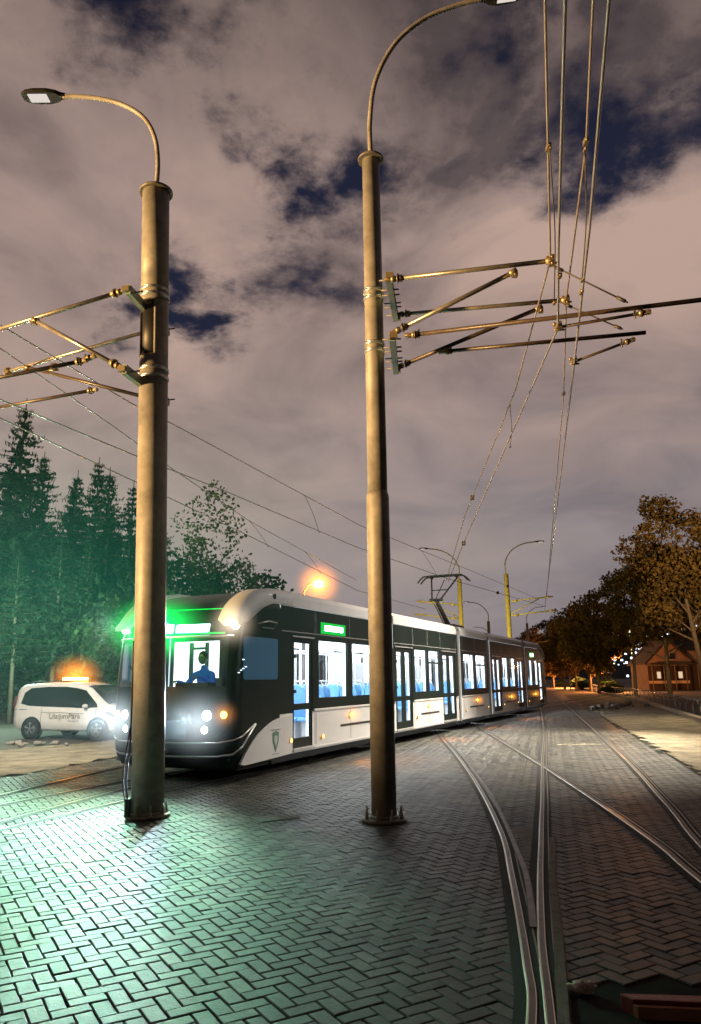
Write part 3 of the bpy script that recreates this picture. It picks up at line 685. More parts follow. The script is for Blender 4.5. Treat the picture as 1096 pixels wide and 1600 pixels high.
def nose(flip, join):
    zs = [.25,.32,.4,.5,.6,.7,.8,.9,1.0,1.1,1.2,1.3,1.4,1.5,1.58,1.7,1.8,1.9,2.0,2.1,2.2,2.3,2.4,2.46,2.55,2.65,2.75,2.85,2.93,3.0,3.06,3.12,3.17,3.22,3.26,3.30,3.34]
    us = [-1,-.97,-.93,-.89,-.86]+[i/10 for i in range(-8, 9)]+[.86,.89,.93,.97,1]
    b = MB(); W = len(us); rows = []
    ws0, ws1 = (1.58, 2.40)
    for z in zs: b.v += [tuple(nose_pt(u, z)) for u in us]
    for i in range(len(zs)-1):
        for k in range(W-1):
            zc = (zs[i]+zs[i+1])/2; uc = (us[k]+us[k+1])/2
            if ws0 < zc < ws1 and abs(uc) < .855 : continue      # windscreen opening
            q = i*W+k; b.f.append((q, q+1, q+W+1, q+W)); b.m.append(0); b.s.append(True)
    # top lid back to the join
    base = len(b.v)
    for u in us: p = nose_pt(u, 3.34); b.v.append((max(join, p.x+.3), p.y*1.0, 3.36))
    q0 = (len(zs)-1)*W
    for k in range(W-1): b.f.append((q0+k, q0+k+1, base+k+1, base+k)); b.m.append(0); b.s.append(True)
    # sides back to the join
    for sgn, ku in ((-1, 0), (1, W-1)):
        base = len(b.v)
        xs_n = 4
        for z in zs:
            p = nose_pt(us[ku], z)
            for j in range(1, xs_n+1): b.v.append((p.x+(join-p.x)*j/xs_n if p.x < join else p.x+.01*j, sgn*lerp_tab(HWZ, z), z))
        for i in range(len(zs)-1):
            r0 = [i*W+ku]+[base+i*xs_n+j for j in range(xs_n)]; r1 = [(i+1)*W+ku]+[base+(i+1)*xs_n+j for j in range(xs_n)]
            for j in range(xs_n):
                zc = (zs[i]+zs[i+1])/2
                f = (r0[j], r0[j+1], r1[j+1], r1[j]); b.f.append(f); b.m.append(0); b.s.append(True)
    if flip: b.v = [(TL-x, y, z) for x, y, z in b.v]
    o = b.build('cab_shell', M['black'], tram)
    # windscreen
    g = MB(); zz = [z for z in zs if ws0-.01 <= z <= ws1+.01]; uu = [u for u in us if abs(u) <= .861]
    for z in zz: g.v += [tuple(nose_pt(u, z, .006)) for u in uu]
    w = len(uu)
    for i in range(len(zz)-1):
        for k in range(w-1): q = i*w+k; g.f.append((q, q+1, q+w+1, q+w)); g.m.append(0); g.s.append(True)
    if flip: g.v = [(TL-x, y, z) for x, y, z in g.v]
    g.build('windscreen', M['ws'] if not flip else M['black'], tram)
nose(False, 2.3); nose(True, 1.8)
X = lambda x, f: TL-x if f else x
for flip in (False, True):
    for sg in (-1, 1):
        # white lower skirt swoosh, a slab a little proud of the side
        top = spline([V(.98,0,.30), V(1.14,0,.47), V(1.45,0,.71), V(1.80,0,.87), V(2.15,0,.97), V(2.72,0,1.03)], 6)
        e = 2.72 if not flip else 1.8
        top = [p for p in top if p.x <= e+.01] + ([V(1.8,0,.87)] if flip else [])
        poly = [V(X(p.x, flip), sg*(HW+.014), p.z) for p in top] + [V(X(e, flip), sg*(HW+.014), .32), V(X(1.1, flip), sg*(HW+.014), .27)]
        b = MB(); b.prism(poly, (0,0,0), (0,-sg*.05,0)); b.build('skirt_panel', M['white'], tram, bevel=.006)
        # arched white roof fairing at the corner
        up = spline([V(.80,0,2.70), V(.96,0,2.92), V(1.22,0,3.12), V(1.55,0,3.27), V(1.95,0,3.35), V(2.4,0,3.37), V(2.8,0,3.37)], 6)
        lo = spline([V(.80,0,2.58), V(1.06,0,2.66), V(1.30,0,2.78), V(1.55,0,2.92), V(1.80,0,3.02), V(2.1,0,3.07), V(2.8,0,3.07)], 6)
        b = MB(); n = len(up)
        for a, c in zip(up, lo):
            for p, yo in ((c, .022), (c*.35+a*.65, .015), (a, -.07)): b.v.append((X(p.x, flip), sg*(HW+yo), p.z))
            b.v.append((X(a.x+.03, flip), sg*(HW-.42), a.z+.01)); b.v.append((X(c.x+.05, flip), sg*(HW-.30), c.z+.02))
        for i in range(n-1):
            for k in range(5):
                k2 = (k+1) % 5; q = i*5; b.f.append((q+k, q+k2, q+5+k2, q+5+k)); b.m.append(0); b.s.append(True)
        b.f.append((0,1,2,3,4)); b.m.append(0); b.s.append(False)
        f = b.build('roof_fairing', M['white'], tram)
        if not flip:
            b = MB(); b.sphere((.93, sg*1.20, 2.63), .085, (.7,1,1.1), 12); b.build('upper_headlight', M['warmwhite'], tram)
        b = MB(); b.lathe((X(2.02, flip), sg*(HW-.005), 3.2), [(.05,-.04), (.05,.03)], 12, axis='y'); b.build('fairing_port', M['dark'], f)

# headlights, bumpers, front sign
for sg in (-1, 1):
    p = nose_pt(sg*.64, 1.10); h = MB(); h.sphere(p+V(.015,0,0), .085, (.5,1.15,1), 14); hl = h.build('headlight', M['headlamp'], tram)
    p = nose_pt(sg*.62, .87); h = MB(); h.sphere(p+V(.012,0,0), .062, (.5,1.1,1), 12); h.build('lower_headlight', M['headlamp'], tram)
    p = nose_pt(sg*.84, 1.11); h = MB(); h.sphere(p+V(.01,0,0), .062, (.5,1.2,1), 12); h.build('turn_signal', M['amber'], tram)
    b = MB(); c = [nose_pt(sg*u, z, .004) for u, z in ((.50,1.24), (.92,1.22), (.90,.98), (.78,.76), (.52,.76), (.46,1.0))]
    b.prism(c, (0,0,0), (.05,0,0)); b.build('headlight_housing', M['grey'] if False else M['dark'], tram)
def bump_line(zf, zc_, zs_, xs_, name, r=.014):
    """pale line wrapping the bumper from the middle round to the side"""
    pts = [nose_pt(u/10, zf, .012) for u in range(-8, 9)]
    for sg in (-1, 1):
        tail = [nose_pt(sg*.93, zc_, .012), nose_pt(sg*1.0, zc_+(zs_-zc_)*.25, .0)+V(0,sg*.014,0), V(xs_, sg*(HW+.012), zs_)]
        pts = (pts + tail) if sg == 1 else (tail[::-1] + pts)
    b = MB(); b.tube(pts, r, 6); b.build(name, M['silver'], tram)
bump_line(.66, .70, .93, 1.42, 'bumper_trim'); bump_line(.44, .47, .93, 1.44, 'bumper_trim', .018)
# sign box
def curved_panel(u0, u1, z0, z1, off, material, name, parent, n=14):
    b = MB()
    for z in (z0, z1):
        for k in range(n+1): b.v.append(tuple(nose_pt(u0+(u1-u0)*k/n, z, off)))
    for k in range(n): b.f.append((k, k+1, n+2+k, n+1+k)); b.m.append(0); b.s.append(True)
    return b.build(name, material, parent)
sign = curved_panel(-.80, .80, 2.46, 2.92, .008, mat('sign_glass_green_lit', (.0,.08,.02), .2, emis=(.0,1,.08), estr=1.5), 'destination_sign', tram)
curved_panel(-.60, -.12, 2.50, 2.63, .02, M['greenword'], 'lit_word', sign); curved_panel(-.07, .54, 2.50, 2.64, .02, M['greenword'], 'lit_word', sign)
b = MB(); b.tube([nose_pt(u/10, 2.42, .03) for u in range(-9, 10)], .022, 6); b.build('windscreen_header', M['silver'], tram)
curved_panel(-.40, .40, .72, 1.02, .008, mat('front_panel_blue_grey', (.03,.07,.13), .3, coat=.4), 'glare_panel', tram)  # blue headlight glare painted as a panel colour
# wipers, dashboard
b = MB(); b.tube([nose_pt(-.1, 1.55, .03), nose_pt(.35, 1.60, .04), nose_pt(.62, 1.95, .03)], .012, 5); b.build('wiper', M['dark'], tram)
b = MB(); b.box((1.15,0,1.50), (.7,2.2,.10)); b.box((1.28,-.15,1.58), (.25,.7,.12)); b.build('dashboard', M['dark'], tram)
# round mirror on the front
mr = MB(); c = V(.34,.30,1.80)
ring = [c+V(.0,.19*math.cos(t), .24*math.sin(t)) for t in [2*math.pi*k/28 for k in range(29)]]
mr.tube(ring, .013, 6, caps=False); mr.tube([c+V(0,0,-.24), c+V(.15,0,-.42)], .012, 6)
mo = mr.build('mirror', M['silver'], tram)
b = MB(); b.add([(c.x+.006, c.y+.185*math.cos(t), c.z+.235*math.sin(t)) for t in [2*math.pi*k/28 for k in range(28)]], [tuple(range(28))]); b.build('mirror_glass', M['win'], mo)
# lit cab display lamps near the windscreen pillar
for i, (x, z) in enumerate(((.86,1.80), (.93,1.84), (1.0,1.87), (1.08,1.90), (1.0,2.02))):
    b = MB(); b.box((x, -1.335, z), (.055,.008,.014)); b.build('reflection_lamp', mat('cab_indicator', (.5,.7,1), emis=(.7,.9,1), estr=2) if i == 0 else bpy.data.materials['cab_indicator'], tram)

# cab side window (wraps the corner)
def side_panel(x0, x1, z0, z1, sg, material, name, parent, off=.008, r=.0, th=.02):
    b = MB(); y = sg*(HW+off)
    if r:
        pts = []
        for cx_, cz_, a0 in ((x1-r, z1-r, 0), (x0+r, z1-r, 90), (x0+r, z0+r, 180), (x1-r, z0+r, 270)):
            for k in range(5): a = R(a0+k*22.5); pts.append(V(cx_+r*math.cos(a), y, cz_+r*math.sin(a)))
        b.prism(pts, (0,0,0), (0,-sg*th,0))
    elif th < .01 and material in (M['win'], M['winfog']): b.add([(x0,y,z0), (x1,y,z0), (x1,y,z1), (x0,y,z1)], [(0,1,2,3)])
    else: b.box(((x0+x1)/2, y-sg*th/2, (z0+z1)/2), (x1-x0, th, z1-z0))
    return b.build(name, material, parent)
for sg in (-1, 1):
    w = side_panel(1.02, 2.2, 1.68, 2.42, sg, M['cabglass'], 'cab_window', tram, r=.06)
    side_panel(29.75, 30.45, 1.55, 2.42, sg, M['black'], 'cab_window', tram, r=.06)
b = MB(); b.tube([V(1.45,-1.34,2.66), V(1.7,-1.42,2.72), V(2.0,-1.42,2.70), V(1.98,-1.35,2.60), V(1.6,-1.34,2.60)], .014, 6); b.build('folded_mirror_arm', M['silver'], tram)
# shield emblem + fleet number 1
sh = MB(); pts = [V(2.02,0,.74), V(2.13,0,.77), V(2.24,0,.74), V(2.235,0,.58), V(2.13,0,.40), V(2.03,0,.58)]
sh.prism([V(p.x, -(HW+.021), p.z) for p in pts], (0,0,0), (0,.006,0)); so = sh.build('shield_emblem', mat('emblem_green', (.10,.19,.17), .4), tram)
sh = MB(); sh.prism([V(2.13+(p.x-2.13)*.55, -(HW+.024), .60+(p.z-.60)*.55) for p in pts], (0,0,0), (0,.002,0)); sh.build('emblem_core', mat('emblem_light', (.38,.48,.45), .4), so)
b = MB(); b.box((2.13,-(HW+.022),.79), (.34,.004,.012)); b.box((2.13,-(HW+.022),.37), (.26,.004,.010)); b.build('emblem_line', bpy.data.materials['emblem_green'], so)

def text_obj(body, size, material, parent, loc, rot, name='lettering', ext=.003, sx=1):
    cu = bpy.data.curves.new('t', 'FONT'); cu.body = body; cu.size = size; cu.extrude = ext; cu.align_x = 'CENTER'; cu.align_y = 'CENTER'
    t = bpy.data.objects.new('t', cu); col.objects.link(t); bpy.context.view_layer.update()
    dg = bpy.context.evaluated_depsgraph_get(); me = bpy.data.meshes.new_from_object(t.evaluated_get(dg)); bpy.data.objects.remove(t)
    me.materials.clear(); me.materials.append(material); o = bpy.data.objects.new(name, me); col.objects.link(o); o.parent = parent; o.location = loc; o.rotation_euler = rot; o.scale = (sx,1,1); return o
text_obj('1', .20, mat('number_peach', (.75,.50,.38), .5), tram, (2.42, -(HW+.012), 3.19), (R(84), 0, 0), 'fleet_number')

# carriage bodies ------------------------------------------------------
doors = {1: [(2.80,3.62,1)], 2: [(8.35,9.65,2), (12.42,13.85,2)], 3: [], 4: [(18.95,20.3,2), (23.45,24.8,2)], 5: [(28.75,29.6,1)]}
wins = {1: [(3.88,5.40), (5.58,6.95), (7.08,7.85)], 2: [(9.85,11.0), (11.12,12.2)], 3: [(14.85,16.3), (16.45,17.95)], 4: [(20.55,21.75), (21.9,23.2)], 5: [(25.85,27.15), (27.3,28.55)]}
mods = {1: (2.3,8.0), 2: (8.22,14.12), 3: (14.5,18.2), 4: (18.62,25.05), 5: (25.4,29.7)}
hopper = {2: [1], 3: [1], 4: [1]}
WZ = (1.27, 2.50); DZ = (.40, 2.45)
def wall(x0, x1, opens, sg, y, mats, thin=False):
    """grid wall with rectangular openings"""
    xs = sorted({x0, x1, *[v for o in opens for v in o[:2]]}); zs = sorted({.32, 1.05, 3.07, *[v for o in opens for v in o[2:]]})
    b = MB()
    for i in range(len(xs)-1):
        for j in range(len(zs)-1):
            xc, zc = (xs[i]+xs[i+1])/2, (zs[j]+zs[j+1])/2
            if any(o[0] < xc < o[1] and o[2] < zc < o[3] for o in opens): continue
            b.add([(xs[i],y,zs[j]), (xs[i+1],y,zs[j]), (xs[i+1],y,zs[j+1]), (xs[i],y,zs[j+1])], [(0,1,2,3)], 0 if zc < 1.05 else 1)
    # reveals
    for o in opens:
        b.add([(o[0],y,o[2]), (o[1],y,o[2]), (o[1],y,o[3]), (o[0],y,o[3])] + [(o[0],y-sg*.07,o[2]), (o[1],y-sg*.07,o[2]), (o[1],y-sg*.07,o[3]), (o[0],y-sg*.07,o[3])], [(0,1,5,4), (1,2,6,5), (2,3,7,6), (3,0,4,7)], 1)
    return b
for k, (x0, x1) in mods.items():
    opens = [(a, c, DZ[0], DZ[1]) for a, c, n in doors[k]] + [(a, c, WZ[0], WZ[1]) for a, c in wins[k]]
    body = MB(); inner = MB()
    for sg in (-1, 1):
        w = wall(x0, x1, opens, sg, sg*HW, None); body.add(w.v, w.f); body.m[-len(w.m):] = w.m
        w = wall(x0, x1, opens, sg, sg*(HW-.075), None); inner.add(w.v, w.f)
    # roof deck
    body.add([(x0,-1.25,3.25), (x1,-1.25,3.25), (x1,1.25,3.25), (x0,1.25,3.25)], [(0,1,2,3)], 2)
    bo = body.build('carriage_body', [M['white'], M['black'], M['grey']], tram, recalc=False)
    inner.add([(x0,-1.24,.39), (x1,-1.24,.39), (x1,1.24,.39), (x0,1.24,.39)], [(0,1,2,3)]); inner.add([(x0,-1.24,2.75), (x1,-1.24,2.75), (x1,1.24,2.75), (x0,1.24,2.75)], [(0,1,2,3)])
    io = inner.build('interior_lining', M['inwhite'], tram, recalc=False)
    b = MB()
    for sy in (-.55, .55): b.box(((x0+x1)/2, sy, 2.735), (x1-x0-.3, .22, .02))
    b.build('ceiling_light', M['inlight'], io)
    # roof fairing strip, both sides
    for sg in (-1, 1):
        if k == 1: fx0 = 2.75
        else: fx0 = x0+.02
        fx1 = x1-.02 if k != 5 else 28.75
        b = MB(); b.prism([(fx0, sg*(HW+.022), 3.075), (fx0, sg*(HW+.015), 3.26), (fx0, sg*(HW-.07), 3.37), (fx0, sg*(HW-.42), 3.38), (fx0, sg*(HW-.40), 3.075)], (0,0,0), (fx1-fx0,0,0)); b.build('roof_fairing', M['white'] if k < 3 else M['white'], tram, bevel=.012)
        # ledge above the skirt
        segs = []; cur = max(x0+.02, 2.75) if k == 1 else x0+.02
        for a, c, n in sorted(doors[k])+[(x1, x1, 0)]:
            if a-.06 > cur: segs.append((cur, a-.06))
            cur = c+.06
        for a, c in segs:
            b = MB(); b.box(((a+c)/2, sg*(HW+.010), 1.075), (c-a, .03, .045)); b.box(((a+c)/2, sg*(HW+.006), .36), (c-a, .02, .035)); b.build('skirt_ledge', M['silver'] if False else M['white'], tram, bevel=.006)
            if c-a > 1.0:
                b = MB(); b.box(((a+c)/2+.1, sg*(HW+.004), .70), (min(1.9, (c-a)*.62), .012, .045)); b.build('skirt_slot', M['dark'], tram)
    # panes
    for sg in (-1, 1):
        for wi, (a, c) in enumerate(wins[k]):
            g = side_panel(a+.03, c-.03, WZ[0]+.03, WZ[1]-.03, sg, M['win'] if sg < 0 else M['winfog'], 'window', tram, off=-.03, th=.006)  # winfog: white mixed in to brighten the far panes, no real film
            b = MB(); y = sg*(HW-.015)
            for (xa, xb, za, zb) in ((a,a+.04,WZ[0],WZ[1]), (c-.04,c,WZ[0],WZ[1]), (a+.04,c-.04,WZ[0],WZ[0]+.04), (a+.04,c-.04,WZ[1]-.04,WZ[1])): b.box(((xa+xb)/2, y, (za+zb)/2), (xb-xa, .03, zb-za))
            if wi in hopper.get(k, []): b.box(((a+c)/2, y, 2.12), (c-a-.08, .03, .05)); b.box((c-.30, y, 2.3), (.30,.02,.02))
            b.build('window_frame', M['black'], g)
        for a, c, n in doors[k]:
            wdt = (c-a)/n
            for q in range(n):
                xa, xb = a+q*wdt, a+(q+1)*wdt; y = sg*(HW-.03)
                d = MB(); fr_ = .085 if n == 1 else .12
                if n == 1: holes = [(xa+.07, xb-.07, 1.22, 2.38), (xa+.07, xb-.07, .58, 1.10)]
                else: holes = [(xa+.13, xb-.13, 1.22, 2.36), (xa+.13, xb-.13, .58, 1.10)]
                zz = [DZ[0], .58, 1.10, 1.22, holes[0][3], DZ[1]]
                for (ha, hb, hz0, hz1) in holes: pass
                ha, hb = holes[0][0], holes[0][1]
                d.box(((xa+ha)/2, y, (DZ[0]+DZ[1])/2), (ha-xa-.006, .04, DZ[1]-DZ[0])); d.box(((xb+hb)/2, y, (DZ[0]+DZ[1])/2), (xb-hb-.006, .04, DZ[1]-DZ[0]))
                for z0, z1 in ((DZ[0], .58), (1.10, 1.22), (holes[0][3], DZ[1])): d.box(((ha+hb)/2, y, (z0+z1)/2), (hb-ha, .036, z1-z0))
                do = d.build('door', M['black'], tram)
                for h in holes: side_panel(h[0], h[1], h[2], h[3], sg, M['win'], 'pane', do, off=-.032, th=.006)
                if sg == -1:
                    b = MB(); b.lathe((xa+.10 if q == 0 else xb-.10, y-.02, 1.45), [(.035,-.02), (.035,.02)], 10, axis='y'); b.lathe((xa+.10 if q == 0 else xb-.10, y-.02, 2.12), [(.035,-.02), (.035,.02)], 10, axis='y'); b.build('door_button', M['dark'], do)
    # marker lamps
lam = {(5.45,.90,1), (10.95,.91,1), (16.35,.91,1), (21.9,.89,1), (27.3,.88,1), (2.69,.56,2), (4.04,.54,2), (9.95,.62,3), (14.9,.62,3), (17.9,.62,3), (20.55,.62,3), (23.2,.62,3), (25.7,.60,3), (28.5,.60,3)}
for x, z, t in sorted(lam):
    for sg in (-1, 1):
        b = MB(); b.lathe((x, sg*(HW+.02), z), [(.055,-.012), (.055,.004)] if t == 1 else [(.045,-.012), (.045,.004)], 12, axis='y'); hb = b.build('marker_light', M['dark'] , tram)
        b = MB(); b.sphere((x, sg*(HW+.032), z), .042 if t < 3 else .03, (1,.5,1), 10); b.build('lens', {1: M['amber'], 2: mat('amber_soft', (1,.4,.1), emis=(1,.28,.06), estr=6) if 'amber_soft' not in bpy.data.materials else bpy.data.materials['amber_soft'], 3: M['amberdim']}[t], hb)
# side signs
for x0, x1 in ((4.06,5.18), (26.6,27.5)):
    for sg in (-1, 1):
        s_ = side_panel(x0-.05, x1+.05, 2.61, 2.85, sg, mat('side_sign_green', (0,.06,.015), .2, emis=(0,1,.08), estr=.55) if 'side_sign_green' not in bpy.data.materials else bpy.data.materials['side_sign_green'], 'destination_sign', tram, off=.012)
        side_panel(x0+.12, x0+.50, 2.68, 2.79, sg, M['greenword'], 'lit_word', s_, off=.016, th=.004); side_panel(x0+.56, x1-.10, 2.68, 2.79, sg, M['greenword'], 'lit_word', s_, off=.016, th=.004)
# panel joints, drip rail, door seals
b = MB()
for k, (x0, x1) in mods.items():
    for sg in (-1, 1):
        xs_ = [w_[0]-.09 for w_ in wins[k]] + [w_[1]+.09 for w_ in wins[k]] + [d_[1]+.12 for d_ in doors[k]]
        for x in sorted(set(round(v, 2) for v in xs_)):
            if x0+.1 < x < x1-.1: b.box((x, sg*(HW+.001), 2.80), (.012,.004,.48)); b.box((x, sg*(HW+.001), .72), (.010,.004,.62))
        b.box(((x0+x1)/2, sg*(HW+.004), 2.585), (x1-x0-.1,.010,.018))
b.build('panel_joints', M['grey'], tram)
for k in mods:
    for a, c, n in doors[k]:
        b = MB(); b.box(((a+c)/2, -(HW+.012), 2.50), (c-a+.1,.03,.03)); b.build('door_gutter', M['silver'], tram)
        b = MB(); b.box(((a+c)/2, -(HW-.01), .37), (c-a,.09,.04)); b.build('door_sill', M['silver'], tram)
# bellows between carriages
for a, c in ((8.0,8.22), (14.12,14.5), (18.2,18.62), (25.05,25.4)):
    b = MB(); nseg = 5
    for q in range(nseg+1):
        x = a+(c-a)*q/nseg; ins = .02 if q % 2 == 0 else .07
        ring = [(x,-HW+ins,.32), (x,-HW+ins,3.0), (x,-HW+.12+ins,3.3-ins), (x,HW-.12-ins,3.3-ins), (x,HW-ins,3.0), (x,HW-ins,.32)]
        b.v += ring
    for q in range(nseg):
        for k in range(5): i = q*6+k; b.f.append((i, i+1, i+7, i+6)); b.m.append(0); b.s.append(False)
    b.build('gangway_bellows', M['rubber'], tram)
    for sg in (-1, 1):
        b = MB(); b.box(((a+c)/2, sg*(HW-.01), 1.75), ((c-a)*.55, .05, 2.9)); b.build('gangway_cover', M['white'] if False else M['grey'], tram, bevel=.01)
# underbody + wheels
for k, (x0, x1) in mods.items():
    b = MB(); b.box(((x0+x1)/2, 0, .25), (x1-x0, 2.3, .16)); b.build('underframe', M['under'], tram)
b = MB(); b.box((1.75,0,.24), (1.1,2.2,.14)); b.box((TL-1.5,0,.24), (1.0,2.2,.14)); b.build('underframe', M['under'], tram)
for x in (4.6,6.4,15.5,17.2,26.0,27.8):
    for sg in (-1, 1):
        b = MB(); b.lathe((x, sg*.73, .29), [(.29,-.06), (.29,.06)], 20, axis='y'); b.build('wheel', M['under'], tram)
# roof equipment
for a, c, h in ((3.6,5.6,.0), (9.2,12.9,.10), (15.0,17.6,.04), (20,23.8,.10)):
    b = MB(); b.box(((a+c)/2, 0, 3.32+h/2), (c-a, 1.5, .14+h)); b.build('roof_unit', M['grey'], tram, bevel=.03)
# pantograph
pg = empty('pantograph', (17.3,0,0)); pg.parent = tram
b = MB(); 
for sg in (-1, 1): b.box((0, sg*.5, 3.58), (1.3,.07,.07)); b.tube([V(-.45,sg*.5,3.3), V(-.45,sg*.5,3.56)], .05, 8); b.tube([V(.45,sg*.5,3.3), V(.45,sg*.5,3.56)], .05, 8)
b.box((.45,0,3.6), (.10,1.0,.08)); b.box((-.45,0,3.6), (.10,1.0,.08)); b.build('base_frame', M['galvdark'], pg)
b = MB(); b.tube([V(.45,0,3.62), V(-1.05,0,4.5)], [.10,.075], 8); b.tube([V(.30,.1,3.6), V(-.92,.1,4.35)], .025, 6); b.build('lower_arm', M['galvdark'], pg)
b = MB()
for sg in (-1, 1): b.tube([V(-1.05,sg*.16,4.5), V(.10,sg*.52,5.45)], .032, 6)
b.tube([V(-1.05,-.25,4.5), V(-1.05,.25,4.5)], .05, 8); b.tube([V(-.55,-.3,4.92), V(-.55,.3,4.92)], .022, 6); b.tube([V(-.95,.1,4.45), V(.10,0,5.38)], .018, 6); b.build('upper_arm', M['galvdark'], pg)
b = MB()
for dx in (-.18, .18):
    b.tube(spline([V(dx,-1.0,5.28), V(dx,-.82,5.46), V(dx,-.6,5.52), V(dx,.6,5.52), V(dx,.82,5.46), V(dx,1.0,5.28)], 5), .03, 6)
b.box((0,-.5,5.47), (.4,.05,.05)); b.box((0,.5,5.47), (.4,.05,.05)); b.build('collector_head', M['galvdark'], pg)
# interior fittings
def seat(x, y, face):
    b = MB(); b.box((x, y, .62), (.30,.30,.40), mat=1); b.box((x+face*.02, y, .86), (.44,.44,.07)); o = b.build('seat', [M['blueseat'], M['seatbase']], tram, bevel=.03)
    b = MB(); pts = []
    for a in range(0, 181, 20): pts.append(V(x-face*.22, y+.215*math.cos(R(a)), 1.37+.20*math.sin(R(a))))
    pts += [V(x-face*.22, y-.215, .85), V(x-face*.22, y+.215, .85)]
    b.prism(pts, (-.025,0,0), (.03,0,0)); b.build('backrest', M['blueseat'], o, bevel=.012)
    b = MB(); b.tube([V(x-face*.22, y-.2, 1.4), V(x-face*.22, y-.12, 1.64), V(x-face*.22, y+.12, 1.64), V(x-face*.22, y+.2, 1.4)], .014, 6); b.build('grab_handle', M['handrail'], o)
sx = []
for k in mods:
    for a, c in wins[k]:
        n = 2 if c-a > 1 else 1
        for q in range(n): sx.append((a+.36+q*.68, 1 if q else -1))
for x, f in sx:
    for y in (-.98, -.52, .98): seat(x, y, f)
for x in (3.0,3.75,5.5,7.9,9.0,9.75,12.3,13.1,14.0,16.37,18.8,19.6,20.45,23.3,24.1,25.7,27.2,28.65):
    for y in (-.30, .45):
        b = MB(); b.tube([V(x,y,.4), V(x,y,2.74)], .018, 6); b.build('handrail', M['handrail'], tram)
b = MB()
for sy in (-.32, .32):
    b.tube([V(2.6,sy,2.3), V(7.9,sy,2.3)], .016, 6); b.tube([V(8.3,sy,2.3), V(14,sy,2.3)], .016, 6); b.tube([V(18.8,sy,2.3), V(25,sy,2.3)], .016, 6)
b.build('handrail', M['handrail'], tram)
for x in (5.5, 11.05, 16.37, 21.8):                                     # partition panels and ticket readers
    b = MB(); b.box((x,.95,1.35), (.03,.45,1.6)); b.build('partition', mat('grey_partition', (.30,.32,.34), .5) if 'grey_partition' not in bpy.data.materials else bpy.data.materials['grey_partition'], tram)
# white bulkhead behind the driver, its pane self-glowing in place of saloon light
b = MB(); b.box((2.36,-.61,1.55), (.04,1.36,2.2)); b.box((2.36,1.23,1.55), (.04,.12,2.2)); b.box((2.36,.62,.85), (.04,1.10,.8)); b.box((2.36,.62,2.56), (.04,1.10,.24)); b.build('cab_bulkhead', M['dark'], tram)
b = MB(); b.box((2.365,.62,1.84), (.01,1.08,1.19)); b.build('bulkhead_window', emat('lit_saloon_through_bulkhead', (1,.99,.97), 2.6), tram)
b = MB(); b.box((2.33,.72,1.84), (.02,.10,1.15)); b.box((2.33,.35,1.84), (.02,.09,1.15)); b.box((2.32,.5,2.3), (.02,.36,.05)); b.build('bulkhead_post', bpy.data.materials['grey_partition'], tram)
# driver
def skin_fig(name, joints, edges, material, parent, levels=2):
    me = bpy.data.meshes.new(name); me.from_pydata([j[0] for j in joints], edges, []); o = bpy.data.objects.new(name, me); col.objects.link(o); o.parent = parent
    md = o.modifiers.new('skin', 'SKIN'); 
    for i, j in enumerate(joints): me.skin_vertices[0].data[i].radius = j[1] if isinstance(j[1], tuple) else (j[1], j[1])
    me.skin_vertices[0].data[0].use_root = True
    sd = o.modifiers.new('sub', 'SUBSURF'); sd.levels = sd.render_levels = levels; me.materials.append(material); md.use_smooth_shade = True
    return o
drv = empty('person', tram.matrix_basis @ V(0,0,0), 0, 'driver in a blue shirt seated behind the windscreen with arms reaching to the controls', 'person')
drv.location = tram.location + TN*-.27; drv.rotation_euler = tram.rotation_euler.copy()
J = [((1.98,-.15,1.15),.15), ((1.98,-.15,1.36),(.15,.12)), ((1.95,-.15,1.60),(.17,.12)), ((1.93,-.15,1.80),(.13,.09)), ((1.91,-.15,1.90),.055), ((1.88,-.15,1.97),.05),
     ((1.92,-.34,1.79),.07), ((1.80,-.44,1.60),.052), ((1.60,-.40,1.70),.042), ((1.46,-.34,1.74),.034),
     ((1.92,.04,1.79),.07), ((1.80,.16,1.60),.052), ((1.60,.14,1.64),.042), ((1.45,.10,1.66),.034),
     ((1.80,-.24,1.10),.09), ((1.52,-.26,1.12),.07), ((1.50,-.26,.75),.05), ((1.80,-.04,1.10),.09), ((1.52,-.04,1.12),.07), ((1.50,-.04,.75),.05)]
E_ = [(0,1),(1,2),(2,3),(3,4),(4,5),(3,6),(6,7),(7,8),(8,9),(3,10),(10,11),(11,12),(12,13),(0,14),(14,15),(15,16),(0,17),(17,18),(18,19)]
skin_fig('body', J, E_, M['shirt'], drv)
b = MB(); b.sphere((1.86,-.15,2.09), .10, (.98,.80,1.15), 16); b.sphere((1.765,-.15,2.08), .018, (1,.8,1.3), 8); b.sphere((1.86,-.235,2.09), .022, (.6,.5,1.2), 8); b.sphere((1.86,-.065,2.09), .022, (.6,.5,1.2), 8)
hd = b.build('head', M['skin'], drv)
b = MB(); b.sphere((1.885,-.15,2.125), .107, (.98,.84,1.0), 16); b.build('hair', M['hair'], hd)
b = MB()
for y in (-.185,-.115): b.sphere((1.772,y,2.10), .010, n=6)
b.build('eye', M['hair'], hd)
for (hx, hy, hz) in ((1.42,-.33,1.75), (1.41,.10,1.67)):
    b = MB(); b.sphere((hx+.01,hy,hz), .036, (1.2,1,.5), 10)
    for q in range(4): y = hy-.03+q*.02; b.tube([V(hx-.02,y,hz), V(hx-.06,y,hz-.005), V(hx-.075-.004*(q % 2),y,hz-.035)], [.010,.009,.007], 6)
    b.tube([V(hx+.01,hy+.03,hz), V(hx-.03,hy+.05,hz-.015)], [.011,.008], 6); b.build('hand', M['skin'], drv)
b = MB(); b.box((2.05,.12,1.0), (.45,.48,.10)); b.box((2.24,.12,1.40), (.10,.46,.65)); b.build('driver_seat', M['dark'], tram, bevel=.03)
